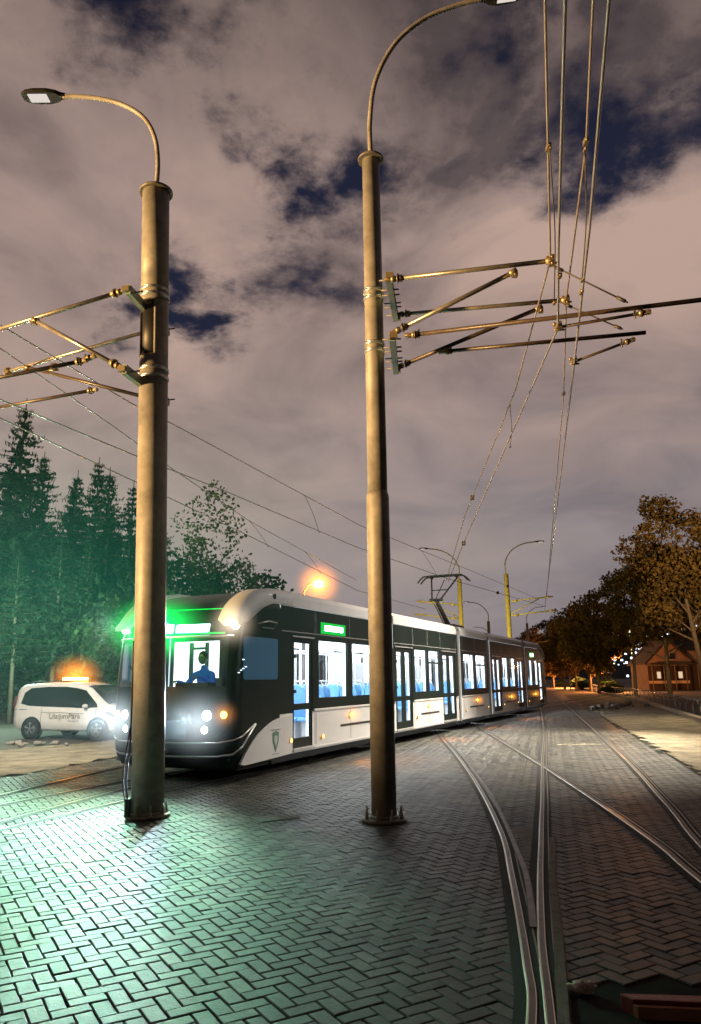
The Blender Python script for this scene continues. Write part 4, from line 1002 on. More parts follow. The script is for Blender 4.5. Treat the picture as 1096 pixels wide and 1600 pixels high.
# ------------------------------------------------------------------ van (local: +X forward, +Y left)
vr, vf = V(-9.95,23.85,0), V(-7.62,22.98,0)
vd = (vf-vr).normalized(); vang = math.atan2(vd.y, vd.x)
van = empty('van', (vr+vf)/2+V(.30,.75,0), vang, 'small white passenger van with an amber roof light bar parked beside the trees', 'van')
van.scale = (1.03,1.0,.96)
# stations: x, z_sill, z_belt, z_roof, half width at belt, half width at roof
ST = [(-2.02,.42,.95,1.55,.76,.60), (-1.98,.34,.97,1.62,.82,.66), (-1.80,.27,.98,1.70,.87,.70), (-1.3,.25,.98,1.745,.885,.71), (-.6,.25,.97,1.765,.89,.715), (.1,.25,.95,1.75,.89,.71),
      (.45,.25,.93,1.70,.89,.70), (.75,.25,.925,1.58,.89,.70), (1.0,.25,.935,1.38,.885,.72), (1.25,.25,.94,1.18,.88,.75), (1.42,.25,.93,1.045,.875,.76), (1.62,.26,.88,1.0,.86,.74), (1.85,.28,.80,.93,.83,.70), (2.02,.30,.70,.83,.77,.64), (2.12,.33,.60,.70,.67,.54), (2.16,.36,.50,.58,.50,.40)]
def vring(s):
    x, zs, zb, zr, hb, hr = s; h = zr-zb
    half = [(.0,zs), (hb*.9,zs), (hb*.985,zs+.06), (hb*1.0,zs+(zb-zs)*.45), (hb,zb-.06), (hb*.985,zb), (hb*.985-(hb-hr)*.45,zb+h*.5), (hr*1.02,zb+h*.84), (hr*.93,zb+h*.96), (hr*.6,zr), (0,zr+.012*(1 if h > .3 else 0))]
    return [V(x, y, z) for y, z in half] + [V(x, -y, z) for y, z in half[1:-1][::-1]]
b = MB(); n = 0
for s in ST: r_ = vring(s); n = len(r_); b.v += [tuple(p) for p in r_]
for i in range(len(ST)-1):
    for k in range(n): q = i*n; b.f.append((q+k, q+(k+1) % n, q+n+(k+1) % n, q+n+k)); b.m.append(0); b.s.append(True)
b.f.append(tuple(range(n))); b.m.append(0); b.s.append(False); b.f.append(tuple(range((len(ST)-1)*n, len(ST)*n))); b.m.append(0); b.s.append(False)
vb = b.build('body', M['vanpaint'], van)
def vpt(x, f, sg, off=.012):
    """point on the side surface: f = 0 at the belt line .. 1 at the roof line, negative = below the belt"""
    for s0, s1 in zip(ST[:-1], ST[1:]):
        if s0[0] <= x <= s1[0]: t = (x-s0[0])/(s1[0]-s0[0]); s = [a+(c-a)*t for a, c in zip(s0, s1)]; break
    _, zs, zb, zr, hb, hr = s; h = zr-zb
    tab = [(-1,hb*.985,zs+.06), (-.55,hb,zs+(zb-zs)*.45), (-.1,hb,zb-.06), (0,hb*.985,zb), (.5,hb*.985-(hb-hr)*.45,zb+h*.5), (.84,hr*1.02,zb+h*.84), (.96,hr*.93,zb+h*.96), (1.2,hr*.6,zr)]
    for a, c in zip(tab[:-1], tab[1:]):
        if f <= c[0]: t = (f-a[0])/(c[0]-a[0]); return V(x, sg*((a[1]+(c[1]-a[1])*t)+off), a[2]+(c[2]-a[2])*t)
    return V(x, 0, zr)
for sg in (-1, 1):
    # one long dark side glass that narrows at both ends
    lo = [(-1.72,.16), (-1.4,.06), (-.8,.03), (-.1,.03), (.4,.04), (.8,.06), (1.16,.12)]
    hi = [(-1.66,.62), (-1.45,.80), (-.8,.82), (-.1,.82), (.3,.80), (.62,.80), (1.10,.40)]
    b = MB(); m_ = len(lo)
    for (xl, fl), (xh, fh) in zip(lo, hi):
        for t in (0, .33, .66, 1): p = vpt(xl+(xh-xl)*t, fl+(fh-fl)*t, sg); b.v.append(tuple(p))
    for i in range(m_-1):
        for k in range(3): q = i*4+k; b.f.append((q, q+1, q+5, q+4)); b.m.append(0); b.s.append(True)
    b.build('side_window', M['vanglass'], van, recalc=False)
    # door lines, handle groove, mirror
    b = MB()
    for x in (-.88, 1.12): b.tube([vpt(x, f, sg, .001) for f in (-.95, -.55, -.1, 0)], .007, 4)
    b.tube([vpt(x, -.12, sg, .002) for x in (-1.95, -1.7, -1.45)], .012, 4); b.tube([vpt(x, -.22, sg, .002) for x in (-.9, -.4, .2, .7)], .006, 4); b.build('door_seam', M['dark'], van)
    b = MB(); p = vpt(.78, .14, sg, .10); b.sphere(p, .11, (.9,.75,.62), 12); b.tube([vpt(.82,.05,sg,0), p], .03, 6); b.build('wing_mirror', M['vanpaint'], van)
    for x in (-.55, .35):
        b = MB(); p = vpt(x, -.25, sg, .012); b.box(p, (.16,.03,.03)); b.build('door_handle', M['vanpaint'], van, bevel=.008)
    # headlamp, fog recess
    b = MB(); pts = [(1.42,.83), (1.60,.84), (1.84,.74), (1.95,.62), (1.80,.62), (1.58,.70)]
    def vy(x, z): return sg*(next(s0[4]+(s1[4]-s0[4])*(x-s0[0])/(s1[0]-s0[0]) for s0, s1 in zip(ST[:-1], ST[1:]) if s0[0] <= x <= s1[0])+.006)
    b.prism([V(x, vy(x, z), z) for x, z in pts], (0,0,0), (0,-sg*.03,0)); h = b.build('headlight', M['lens'], van)
    b = MB(); b.sphere((1.70, vy(1.70,.75)+sg*.004, .745), .045, (1,.4,1), 8); b.sphere((1.82, vy(1.82,.7)+sg*.004, .70), .03, (1,.4,1), 8); b.build('reflector', M['dark'], h)
    b = MB(); b.prism([V(x, vy(x, z), z) for x, z in [(1.72,.42), (1.98,.46), (2.04,.40), (1.96,.34), (1.78,.34)]], (0,0,0), (0,-sg*.03,0)); b.build('fog_recess', M['dark'], van)
    b = MB(); b.box((-1.99, sg*.76, 1.12), (.07,.10,.38)); b.build('tail_light', M['redpaint'], van, bevel=.02)
    for x in (-1.22, 1.22):
        b = MB(); y = sg*.895
        b.prism([V(x+.375*math.cos(t), y, .31+.375*math.sin(t)) for t in [2*math.pi*k/30 for k in range(30)]], (0,0,0), (0,-sg*.10,0)); b.build('wheel_arch', M['dark'], van)
        b = MB(); b.lathe((x, sg*.86, .305), [(.22,-.08), (.295,-.085), (.308,-.06), (.308,.06), (.295,.085), (.22,.08)] , 28, axis='y'); w = b.build('wheel', M['tyre'], van)
        b = MB(); ys = sg*.945
        b.lathe((x, sg*.93, .305), [(.205,-.01), (.215,.0), (.205,.018), (.19,.0)], 28, axis='y')
        for k in range(5):
            t = 2*math.pi*k/5+.3
            for dt in (-.12, .12): b.tube([V(x+.04*math.cos(t), ys+sg*.006, .305+.04*math.sin(t)), V(x+.20*math.cos(t+dt), ys, .305+.20*math.sin(t+dt))], .017, 5)
        b.sphere((x, ys, .305), .05, (1,.4,1), 10); b.build('rim', M['alloy'], w)
# windscreen
b = MB(); rows = []
for x in (.60, .75, 1.0, 1.25, 1.38):
    s = next((s0, s1) for s0, s1 in zip(ST[:-1], ST[1:]) if s0[0] <= x <= s1[0]); t = (x-s[0][0])/(s[1][0]-s[0][0]); s = [a+(c-a)*t for a, c in zip(*s)]
    for u in (-.90, -.6, -.3, 0, .3, .6, .90): 
        zz = s[3]+.018*(1-abs(u)**3) if abs(u) < .7 else s[3]-.02
        b.v.append((x+.01, u*s[5], zz+.004))
for i in range(4):
    for k in range(6): q = i*7+k; b.f.append((q, q+1, q+8, q+7)); b.m.append(0); b.s.append(True)
b.build('windscreen', M['vanglass'], van)
b = MB(); b.box((2.13,0,.60), (.05,.62,.09)); b.box((2.13,0,.44), (.06,.9,.13)); b.build('grille', M['dark'], van, bevel=.01)
for sg in (-1, 1):
    b = MB(); b.tube([V(-1.6,sg*.56,1.775), V(-.6,sg*.57,1.80), V(.3,sg*.56,1.775)], .018, 6); b.build('roof_rail', M['dark'], van)
lb = empty('light_bar', (0,0,0)); lb.parent = van
b = MB(); b.box((-.42,0,1.80), (.30,1.0,.04)); b.build('base', M['dark'], lb, bevel=.01)
for y in (-.36, -.12, .12, .36):
    b = MB(); b.box((-.42,y,1.86), (.24,.20,.09)); b.build('beacon', M['beacon'], lb, bevel=.02)
b = MB(); b.tube([V(.75,.2,1.6), V(.62,.2,1.85)], .006, 4); b.build('aerial', M['dark'], van)
# side lettering, near side = -Y
text_obj('UlaşımPark', .25, M['letter'], van, (.02, -.909, .70), (R(88), 0, 0), sx=1.0, ext=.001)
b = MB()
for x0, wd in ((.42,.42),(.2,.2)): b.box((x0, -.908, .56), (wd*.6,.003,.018))
b.build('lettering_underline', M['letter'], van)

# ------------------------------------------------------------------ trees
def quads_mesh(name, C, A, B, material, parent):
    """leaf quads: centre C, half axes A, B (n,3)"""
    n = len(C); Vv = np.stack([C-A-B*.2, C-B, C+A+B*.2, C+B], 1).reshape(-1, 3)
    return raw_mesh(name, Vv, np.arange(n*4).reshape(-1, 4), material, parent)
def make_spruce(h, r, seed, bare=.22, dens=1.0, name='spruce_tree'):
    g = np.random.default_rng(seed); t = empty(name)
    b = MB(); b.tube([V(0,0,-.3), V(.05*h*.02,0,h*.5), V(0,0,h)], [.20*h/14, .12*h/14, .015], 8); b.build('trunk', M['barkpale'], t)
    C, A, B = [], [], []; bb = MB()
    z = bare*h
    while z < h*.965:
        f = (z/h-bare)/(1-bare); L = r*(1-f)**1.0*g.uniform(.62,1.15)+.10
        if f < .12: L *= .55+3*f
        nb = int(g.integers(4, 7))
        a0 = g.uniform(0, 6.28)
        for k in range(nb):
            az = a0+6.28*k/nb+g.uniform(-.3,.3); Lk = L*g.uniform(.75,1.15); dr = np.array([math.cos(az), math.sin(az), 0.]); sd = np.array([-dr[1], dr[0], 0.])
            m = max(4, int(Lk/.20*dens)); pts = []
            dro = g.uniform(.20,.42)*(1-.5*f)
            for q in range(m+1):
                s = q/m; p = dr*Lk*s + np.array([0,0, z + Lk*(.10*s - dro*s*s + .16*s**4) ]); pts.append(p)
            if Lk > .8: bb.tube([V(*pts[0]), V(*pts[m//2]), V(*pts[-1])], [.035,.022,.006], 4, caps=False)
            for q in range(1, m+1):
                s = q/m; tw = Lk*.36*(1-s*.75)*g.uniform(.6,1.2)
                for sgn in (-1, 1):
                    for rep in range(2):
                        dv = dr*.55+sd*sgn*g.uniform(.6,1.0)+np.array([0,0,g.uniform(-.75,-.05)]); dv /= np.linalg.norm(dv); ln = tw*g.uniform(.5,1)
                        c = pts[q]+dv*ln*.5+g.normal(0, .02, 3); C.append(c); A.append(dv*ln*.5); B.append(np.cross(dv, g.normal(0, 1, 3))*g.uniform(.05,.10))
                # drooping curtain twigs
                dv = np.array([g.normal(0,.18), g.normal(0,.18), -1]); ln = g.uniform(.12,.42)*(1-f*.6); C.append(pts[q]+dv*ln*.5); A.append(dv*ln*.5); B.append(np.cross(dv, dr)*g.uniform(.04,.09))
        z += g.uniform(.24,.46)*(1.2-.5*f)*h/14
    quads_mesh('foliage', np.array(C), np.array(A), np.array(B), M['spruce'], t); bb.build('branches', M['bark'], t, recalc=False)
    return t
def make_leafy(h, r, seed, leaf, bare=.35, nleaf=6000, lsz=.16, name='street_tree', lean=0, airy=1.0, bark='bark', squash=.8):
    g = np.random.default_rng(seed); t = empty(name)
    b = MB(); top = V(lean*h*.5, 0, h*.62); tr = spline([V(0,0,-.2), V(lean*h*.12,g.normal(0,.08),h*.2), V(lean*h*.3,g.normal(0,.12),h*.42), top], 5)
    b.tube(tr, [.20*h/12*(1-.65*i/(len(tr)-1)) for i in range(len(tr))], 8)
    tips = []
    for k in range(14):
        s = g.uniform(.45,1); p = tr[int(s*(len(tr)-1))]; az = g.uniform(0, 6.28); up = g.uniform(.25,1.1); L = r*g.uniform(.55,1.0)*(1.1-.3*s)
        d = V(math.cos(az), math.sin(az), up).normalized(); e = p+d*L; mid = p+d*L*.5+V(g.normal(0,.15), g.normal(0,.15), .1)
        b.tube([p, mid, e], [.07*h/12,.045*h/12,.012], 5, caps=False); tips += [e, mid]
        for q in range(3):
            d2 = (d+V(g.normal(0,.6), g.normal(0,.6), g.normal(0,.4))).normalized(); e2 = mid+d2*L*.55; b.tube([mid, e2], [.03*h/12,.008], 4, caps=False); tips.append(e2)
    b.build('trunk', M[bark], t, recalc=False)
    cz = h*(bare+(1-bare)*.5); rz = h*(1-bare)*.5
    nc = int(46*airy); cl = []
    while len(cl) < nc:
        q = g.uniform(-1, 1, 3); rr = np.linalg.norm(q)
        if rr > 1 or rr < .25: continue
        taper = 1-.25*max(0, q[2]); cl.append((q[0]*r*taper+lean*h*.45, q[1]*r*taper, cz+q[2]*rz, g.uniform(.28,.52)*r*squash))
    for e in tips[::2]: cl.append((e.x, e.y, e.z, g.uniform(.18,.34)*r))
    cl = np.array(cl); idx = g.integers(0, len(cl), nleaf); c = cl[idx]
    dirs = g.normal(0, 1, (nleaf, 3)); dirs /= np.linalg.norm(dirs, axis=1)[:, None]; rad = c[:, 3]*g.uniform(.15,1,nleaf)**.45
    P = c[:, :3]+dirs*rad[:, None]*np.array([1,1,.72])
    P = P[P[:, 2] > h*bare*.75]
    n = len(P); a = g.normal(0, 1, (n, 3)); a /= np.linalg.norm(a, axis=1)[:, None]; bb = np.cross(a, g.normal(0, 1, (n, 3))); bb /= np.linalg.norm(bb, axis=1)[:, None]
    s = g.uniform(.6,1.3,(n,1))*lsz
    quads_mesh('crown', P, a*s, bb*s*.6, M[leaf], t); return t

sp = [make_spruce(14, 3.3, 1, .30, 1.35), make_spruce(13, 2.7, 2, .36, 1.35), make_spruce(12, 2.4, 3, .34, 1.4)]
spots = [ # x, y, height scale, variant, rz, label
 (-16.8,36,1.16,0,0,'tallest spruce, rising highest at the left edge behind the van'),
 (-15.5,36.4,1.03,1,1.2,'second spruce from the left edge, directly right of the tallest one'),
 (-14.4,37,1.05,2,2.5,'spruce with thin pointed top above the roof light bar of the van'),
 (-12.95,36.5,1.0,1,.6,'spruce with open drooping tip midway between the tallest spruce and the left mast'),
 (-11.65,35,1.01,2,4.1,'narrow spruce whose tip stands just left of the left mast under the dropper wire'),
 (-11.3,37.4,.86,0,3.3,'spruce partly hidden behind the left mast'),
 (-18.2,34.5,.95,1,5.2,'dark spruce cut by the left edge of the view behind the van'),
 (-14.9,33.2,.66,2,2.2,'low young spruce in front of the tallest one'),
 (-13.4,33.8,.62,0,1.9,'short bushy spruce right behind the van roof'),
 (-12.0,33.4,.66,1,.2,'short spruce behind the bonnet of the van'),
 (-9.2,35,.70,0,5.9,'spruce in the green light between the left mast and the tram'),
 (-10.3,34.2,.74,2,1.0,'spruce standing immediately right of the left mast behind the cab'),
 (-19.6,41,1.0,1,.9,'back-row spruce at the far left edge'),
 (-17.6,42,.92,2,2.9,'back-row spruce between the two leftmost tall spruces'),
 (-15.8,41.5,.93,0,4.4,'back-row spruce filling the gap right of the second tall spruce'),
 (-14.0,42,.90,1,5.4,'back-row spruce behind the open drooping tip'),
 (-12.2,41,.84,2,.3,'back-row spruce just left of the left mast'),
]
used = set()
for x, y, s, v, rz, lb in spots:
    o = sp[v] if v not in used else copy_tree(sp[v]); used.add(v)
    o.location = (x, y, -.05); o.rotation_euler = (R(random.uniform(-1.5,1.5)), 0, rz); o.scale = (s*random.uniform(.92,1.1), s, s); tag(o, lb, 'spruce tree', 'spruces behind the van')
# pale leafy tree and dark bushes between the masts
o = make_leafy(9.6, 2.4, 11, 'leafpale', .35, 4200, .10, 'leafy_tree', airy=.8); o.location = (-6.3,33.6,0); o.scale = (1.0,1,1.1); tag(o, 'pale green leafy tree with thin crown above the tram cab', 'tree')
bl = [make_leafy(6.2, 2.7, 21, 'leafdark', .02, 9000, .13, 'bush_tree'), make_leafy(5.6, 2.4, 22, 'leafdark', .02, 8000, .13, 'bush_tree')]
bs = [(-8.2,32.5,1.12,'dense dark bush left of the pale leafy tree, tinted green by the sign'), (-6.3,31.8,1.05,'dense dark bush below the pale leafy tree'), (-4.6,34.5,1.08,'rounded dark bush right of the pale leafy tree'),
      (-2.9,37,1.0,'dark bush sloping down to the orange street lamp'), (-10.6,35,1.0,'dark undergrowth bush hidden behind the left mast'), (-.7,42,.92,'small dark bush just behind the tram roof edge'), (-16,37.5,.9,'dark bush under the leftmost spruces'), (-13,38.5,.95,'dark bush behind the spruce trunks above the van')]
for i, (x, y, s, lb) in enumerate(bs):
    o = bl[i] if i < 2 else copy_tree(bl[i % 2]); o.location = (x, y, -.1); o.rotation_euler = (0, 0, i*1.3); o.scale = (s*1.15, s*1.1, s); tag(o, lb, 'bush', 'dark bushes behind the tram')
fs = make_spruce(6.5, 1.6, 5, .05, .8)
for i, (x, y, s, lb) in enumerate([(-1.5,44,.98,'small pointed conifer just left of the orange lamp'), (1.0,50,.86,'tiny conifer tip right of the orange lamp over the tram roof'), (2.6,54,.88,'tiny conifer tip next to the right mast over the tram roof'), (4.4,60,.86,'farthest conifer tip, right of the right mast over the tram roof')]):
    o = fs if i == 0 else copy_tree(fs); o.location = (x, y, 0); o.scale = (s*1.3, s*1.3, s); o.rotation_euler = (0,0,i*2.1); tag(o, lb, 'conifer', 'distant conifers over the tram roof')
for i in range(6):
    o = copy_tree(bl[i % 2]); o.location = (-25+i*2.2, 52-i*.5, 0); o.scale = (1.4,1.2,1.35); tag(o, 'dark bush far back among the spruce trunks', 'bush', 'far bushes among the spruce trunks')

# right-hand row of street trees
st = [make_leafy(12.4, 3.3, 31, 'leafbrown', .47, 13000, .135, lean=-.13), make_leafy(11.8, 3.0, 32, 'leafbrown', .50, 12000, .14, lean=-.05), make_leafy(10.5, 3.6, 33, 'leafbrown', .20, 12000, .17)]
row = [(22.3,48,1.06,0,0,'large street tree at the right edge with a leaning bare trunk'), (25.6,53,.9,1,1.0,'street tree cut by the right edge, second row behind the leaning trunk'), (24.6,59,1.0,1,2.0,'second street tree, thin trunk just left of the leaning one'),
       (24.9,67,.95,1,2.9,'third street tree in front of the gabled house'), (24.6,76,.98,2,4.0,'fourth street tree whose low crown hides the left end of the house'), (26.6,85,.98,2,5.0,'fifth street tree of the right row'),
       (28.0,95,.98,2,.7,'sixth street tree of the right row'), (29.6,106,.98,2,1.5,'seventh street tree of the right row'), (31.2,118,1.0,2,2.7,'eighth street tree of the right row'), (32.0,131,1.0,2,3.9,'ninth street tree, close to the vanishing point'), (33.4,145,1.0,2,.3,'farthest street tree right beside the end of the tram')]
used = set()
for x, y, s, v, rz, lb in row:
    o = st[v] if v not in used else copy_tree(st[v]); used.add(v); o.location = (x, y, 0); o.rotation_euler = (0, 0, 0 if v == 0 and y < 50 else rz if v else .4); o.scale = (s, s, s); tag(o, lb, 'tree', 'street trees along the right kerb')
for i in range(8):
    o = copy_tree(bl[i % 2]); o.location = (25.5+i*1.6+(i % 3), 74+i*9, 0); o.scale = (.5,.5,.16+.06*(i % 3)); o.rotation_euler = (0,0,i); tag(o, 'low dark shrub under the street trees on the right', 'shrub', 'low shrubs under the right street trees')

# ------------------------------------------------------------------ houses, hill, city
hs = empty('house', (38.6,92,0), R(-8), 'low pinkish gabled house lit from the yard behind the right street trees', 'house'); hs.scale = (.52,1,.93)
b = MB(); b.prism([V(-5,0,0), V(5,0,0), V(5,0,3.6), V(0,0,6.4), V(-5,0,3.6)], (0,0,0), (0,9,0)); b.build('wall', M['housewall'], hs)
b = MB()
for sg in (-1, 1): b.prism([V(0,-.5,6.75), V(sg*5.7,-.5,3.45), V(sg*5.7,-.5,3.25), V(0,-.5,6.5)], (0,0,0), (0,10,0))
b.build('roof', M['roof'], hs)
for x, z, w_, h_, lit in ((-2.6,1.9,.8,.8,1), (2.2,1.9,.9,.8,1), (.8,4.3,1.2,.8,0)):
    b = MB(); b.box((x,-.085,z), (w_+.16,.03,h_+.16)); f = b.build('window', M['kerb'], hs); b = MB(); b.box((x,-.115,z), (w_,.02,h_)); b.build('pane', M['winlit'] if lit else M['vanglass'], f)
b = MB(); b.box((0,-1.2,3.25), (10.6,2.4,.18)); b.build('porch_roof', M['roof'], hs)
b = MB(); b.box((0,-.03,1.55), (9.9,.05,3.1)); b.build('cladding', mat('dark_timber_cladding', (.03,.016,.01), .9), hs)  # dark sheet painting in the unlit lower wall, not real boarding
b = MB(); b.box((0,-.07,1.0), (9.9,.03,.35)); b.build('lit_sill_band', mat('ochre_plaster', (.30,.15,.06), .9, emis=(1,.42,.12), estr=.12), hs)  # lit strip put in as emission, the band is no lamp
for x in (-5,-2.4,0,2.4,5):
    b = MB(); b.tube([V(x,-2.2,0), V(x,-2.2,3.2)], .10, 6); b.build('porch_post', M['bark'], hs)
h2 = empty('house', (48.5,90,0), R(-12), 'long low building with lit eaves at the right edge behind the trees', 'house')
b = MB(); b.box((0,4,2.3), (16,8,4.6)); b.build('wall', M['housewall'], h2)
b = MB(); b.box((0,-.03,1.6), (15.9,.05,3.2)); b.build('cladding', bpy.data.materials['dark_timber_cladding'], h2)  # same painted-in dark lower wall on the long building
b = MB(); b.prism([V(-8.8,-.8,4.6), V(-8.8,8.8,4.6), V(-8.8,4,7.2)], (0,0,0), (17.6,0,0)); b.build('roof', M['roof'], h2)
for i in range(5):
    b = MB(); b.box((-6.2+i*3.1,-.05,3.9), (1.1,.06,.7)); b.build('window', M['winlit'], h2)
from mathutils import noise as NZ
def ridge(name, y, x0, x1, h, seed, material):
    n = 90; b = MB()
    for i in range(n+1):
        x = x0+(x1-x0)*i/n; hh = h*(.55+.6*NZ.fractal(Vector((x*.006+seed, 0, 0)), 1, 2, 5)+.2*math.sin(i/n*3.1))
        b.v += [(x, y-60, -5), (x, y, max(4, hh)*.75), (x, y+50, max(4, hh))]
    for i in range(n):
        for k in range(2): q = i*3+k; b.f.append((q, q+3, q+4, q+1)); b.m.append(0); b.s.append(True)
    o = b.build(name, material, recalc=False); tag(o, kind='structure'); return o
ridge('hill', 620, 120, 620, 44, 3.3, M['hill']); ridge('hill', 640, -500, 110, 18, 8, M['hill'])
def tower(x, y, w, h, seed, label):
    g = random.Random(seed); t = empty('apartment_building', (x, y, 0), g.uniform(-.3,.3), label, 'apartment building', 'apartment towers on the skyline')
    b = MB(); b.box((0,0,h/2), (w,w*.8,h)); b.box((0,0,h+1), (w*.4,w*.4,2)); b.build('wall', M['farwall'], t)
    nx, nz = int(w/3.6), int(h/3.4); pr = []
    for m_ in ('citylight', 'citywarm'):
        b = MB(); b.box((0,0,0), (1.6,.1,1.5)); pr.append(b.build('window', M[m_], t))
    first = [True, True]
    for i in range(nx):
        for k in range(nz):
            if g.random() < .55:
                q = 0 if g.random() < .6 else 1; o = pr[q] if first[q] else pr[q].copy()
                if not first[q]: col.objects.link(o); o.parent = t
                first[q] = False; o.location = (-w/2+(i+.5)*w/nx, -w*.4-.06, 2+k*3.3)
tw = [(262,560,13,50,'tall slim apartment tower at the right edge of the skyline'), (252,575,12,45,'apartment tower right beside the tallest one at the skyline edge'), (226,560,14,46,'apartment tower seen through the leaves left of the leaning trunk'), (212,575,12,40,'shorter apartment tower left of the gap in the leaves'), (194,590,13,38,'leftmost apartment tower behind the street trees'), (279,560,16,44,'apartment tower cut by the right edge of the view')]
for i, a in enumerate(tw): tower(*a[:4], i, a[4])
g = random.Random(5); b = MB()
for i in range(520):
    x = g.uniform(150, 330); y = g.uniform(500, 545); z = 6+g.uniform(4, 32)*(.62+.38*min(1, (x-150)/100)); s = g.uniform(.4,1.2)
    b.box((x, y, z), (s*1.3,.4,s), mat=0 if g.random() < .7 else 1)
o = b.build('city_lights', [M['citylight'], M['citywarm']]); tag(o, 'dense cool and warm lights of the distant hillside town', 'city lights', kind='stuff')
for x, y, z, lb, c in ((27.5,96,4.3,'small white lamp glowing between the dark street trees','citylight'),):
    t = empty('street_lamp', (x, y, 0), 0, lb, 'street lamp'); b = MB(); b.tube([V(0,0,0), V(0,0,z)], .06, 6); b.build('pole', M['galvdark'], t); b = MB(); b.sphere((0,0,z+.1), .26, (1,1,.7), 8); b.build('lamp', M['led'] if False else emat('white_globe', (.9,1,.95), 9), t)
# ornage lamp left of the right mast
ol = empty('street_lamp', (-2.0,45,0), 0, 'glowing orange street lamp just above the tram roof left of the right mast', 'street lamp')
b = MB(); b.tube([V(-.9,0,0), V(-.9,0,6.9), V(-.6,0,7.35), V(0,0,7.5)], .06, 6); b.build('pole', M['galvdark'], ol); b = MB(); b.sphere((0,0,7.38), .30, (1.1,1,.85), 12); b.build('lamp', M['sodium'], ol)

# ------------------------------------------------------------------ added glowing balls imitating lens bloom around lamps (volumes)
def haze(name, loc, rad, material, label, parent_rot=0, sc_=(1,1,1)):  # added glowing ball imitating lens bloom, no real haze
    b = MB(); b.sphere((0,0,0), 1, n=20); o = b.build('haze', material); o.location = loc; o.scale = (rad*sc_[0], rad*sc_[1], rad*sc_[2]); o.rotation_euler = (0,0,parent_rot)
    tag(o, label, 'haze', kind='stuff'); return o
TM = Matrix.Translation(tram.location) @ Matrix.Rotation(tram.rotation_euler.z, 4, 'Z')
W = lambda *p: TM @ V(*p)
hz = {'green': bloom_mat('haze_green', (.0,1,.12), 6.5, 3.0), 'teal': bloom_mat('haze_teal', (.02,.42,.27), .030, 1.4, .001), 'white': bloom_mat('haze_white', (.80,.93,1), 3.2, 3.4), 'warm': bloom_mat('haze_warm', (1,.80,.58), 5, 3.0),  # imitated lens glows, no real haze
      'orange': bloom_mat('haze_orange', (1,.27,.02), 4.2, 2.6), 'amber': bloom_mat('haze_amber', (1,.33,.02), 9, 3)}
haze('haze', W(.35,0,2.56), 1.0, hz['green'], 'green imitated lens glow around the front destination sign', tram.rotation_euler.z, (1,1.25,.75))
haze('haze', W(-.6,2.0,3.4), 5.2, hz['teal'], 'faint teal imitated lens veil around the tram cab', 0, (1.25,1.25,.62))
haze('haze', W(.45,-.84,1.02), .8, hz['white'], 'white imitated lens glow around the near headlights')
haze('haze', W(.45,.84,1.02), .8, hz['white'], 'white imitated lens glow around the far headlights')
haze('haze', W(.75,-1.25,2.63), .55, hz['warm'], 'warm white imitated lens glow around the upper corner lamp of the cab')
haze('haze', W(.75,-1.12,1.12), .32, hz['amber'], 'amber imitated lens glow of the turn signal beside the near headlights')
haze('haze', van.matrix_basis @ V(-.42,0,1.95), .95, hz['orange'], 'orange glow in the mist above the van light bar', vang, (1.1,1,.9))
haze('haze', V(-2.0,44.9,7.38), 1.7, hz['orange'], 'orange imitated lens glow around the street lamp over the tram roof')
for x in (5.45,10.95,16.35,21.9,27.3):
    haze('haze', W(x,-1.42,.90), .27, hz['amber'], 'small amber imitated lens glow around a side marker light of the tram').__setitem__('group', 'amber glows along the tram side')

# ------------------------------------------------------------------ lights
def light(name, kind, loc, power, color, target=None, size=.1, spot=60, blend=.5, sy=None):
    l = bpy.data.lights.new(name, kind); l.energy = power; l.color = color
    if kind == 'AREA': l.size = size; l.shape = 'RECTANGLE' if sy else 'SQUARE'; l.size_y = sy or size
    else: l.shadow_soft_size = size
    if kind == 'SPOT': l.spot_size = R(spot); l.spot_blend = blend
    o = bpy.data.objects.new(name, l); col.objects.link(o); o.location = loc
    if target is not None: o.rotation_euler = (Vector(target)-Vector(loc)).to_track_quat('-Z', 'Y').to_euler()
    return o
light('yard_floodlight', 'SPOT', (-27,.5,3.4), 95000, (1,.58,.22), (-1,10,7.6), .6, 31, .8)
for sg in (-1, 1):
    p = W(.28, sg*.84, 1.05); light('headlight_beam', 'SPOT', p, 11000, (.62,.88,1), W(-14, sg*2.4, 1.1), .08, 62, 1)
for sg in (-1, 1): light('corner_lamp_beam', 'SPOT', W(.70, sg*1.18, 2.60), 620, (1,.80,.62), W(-6, 0, -.2), .07, 92, 1)
light('sign_glow', 'AREA', W(-.15,0,2.68), 1050, (.40,1,.70), W(-6,.6,.2), 1.7, sy=.4).data.spread = R(125)
light('street_light', 'SPOT', (10,23,9.5), 26000, (1,.90,.70), (4.4,20.5,0), .25, 72, 1)
light('street_light', 'SPOT', (15,29,9.0), 3000, (1,.86,.55), (13,27,0), .25, 92, .9)
light('path_fill', 'SPOT', (-9,14,7.5), 6200, (1,.90,.74), (-8.6,20,0), .25, 95, .9)  # added spot without a known lamp, brightens the van and dirt path
light('beacon_light', 'POINT', van.matrix_basis @ V(-.42,0,2.15), 160, (1,.30,.03), size=.2)
light('sodium_light', 'POINT', (-2.0,44.7,7.1), 900, (1,.42,.08), size=.2)
light('yard_light', 'POINT', (29,84,2.2), 5000, (1,.36,.10), size=.3)
light('yard_light', 'POINT', (34,118,2.5), 14000, (1,.34,.10), size=.3)
light('yard_light', 'POINT', (44,84,3.0), 420, (1,.50,.28), size=.3)
light('street_light', 'SPOT', (15.5,7,7.5), 5200, (1,.93,.86), tuple(W(9,-1.3,1.6)), .4, 62, .8)
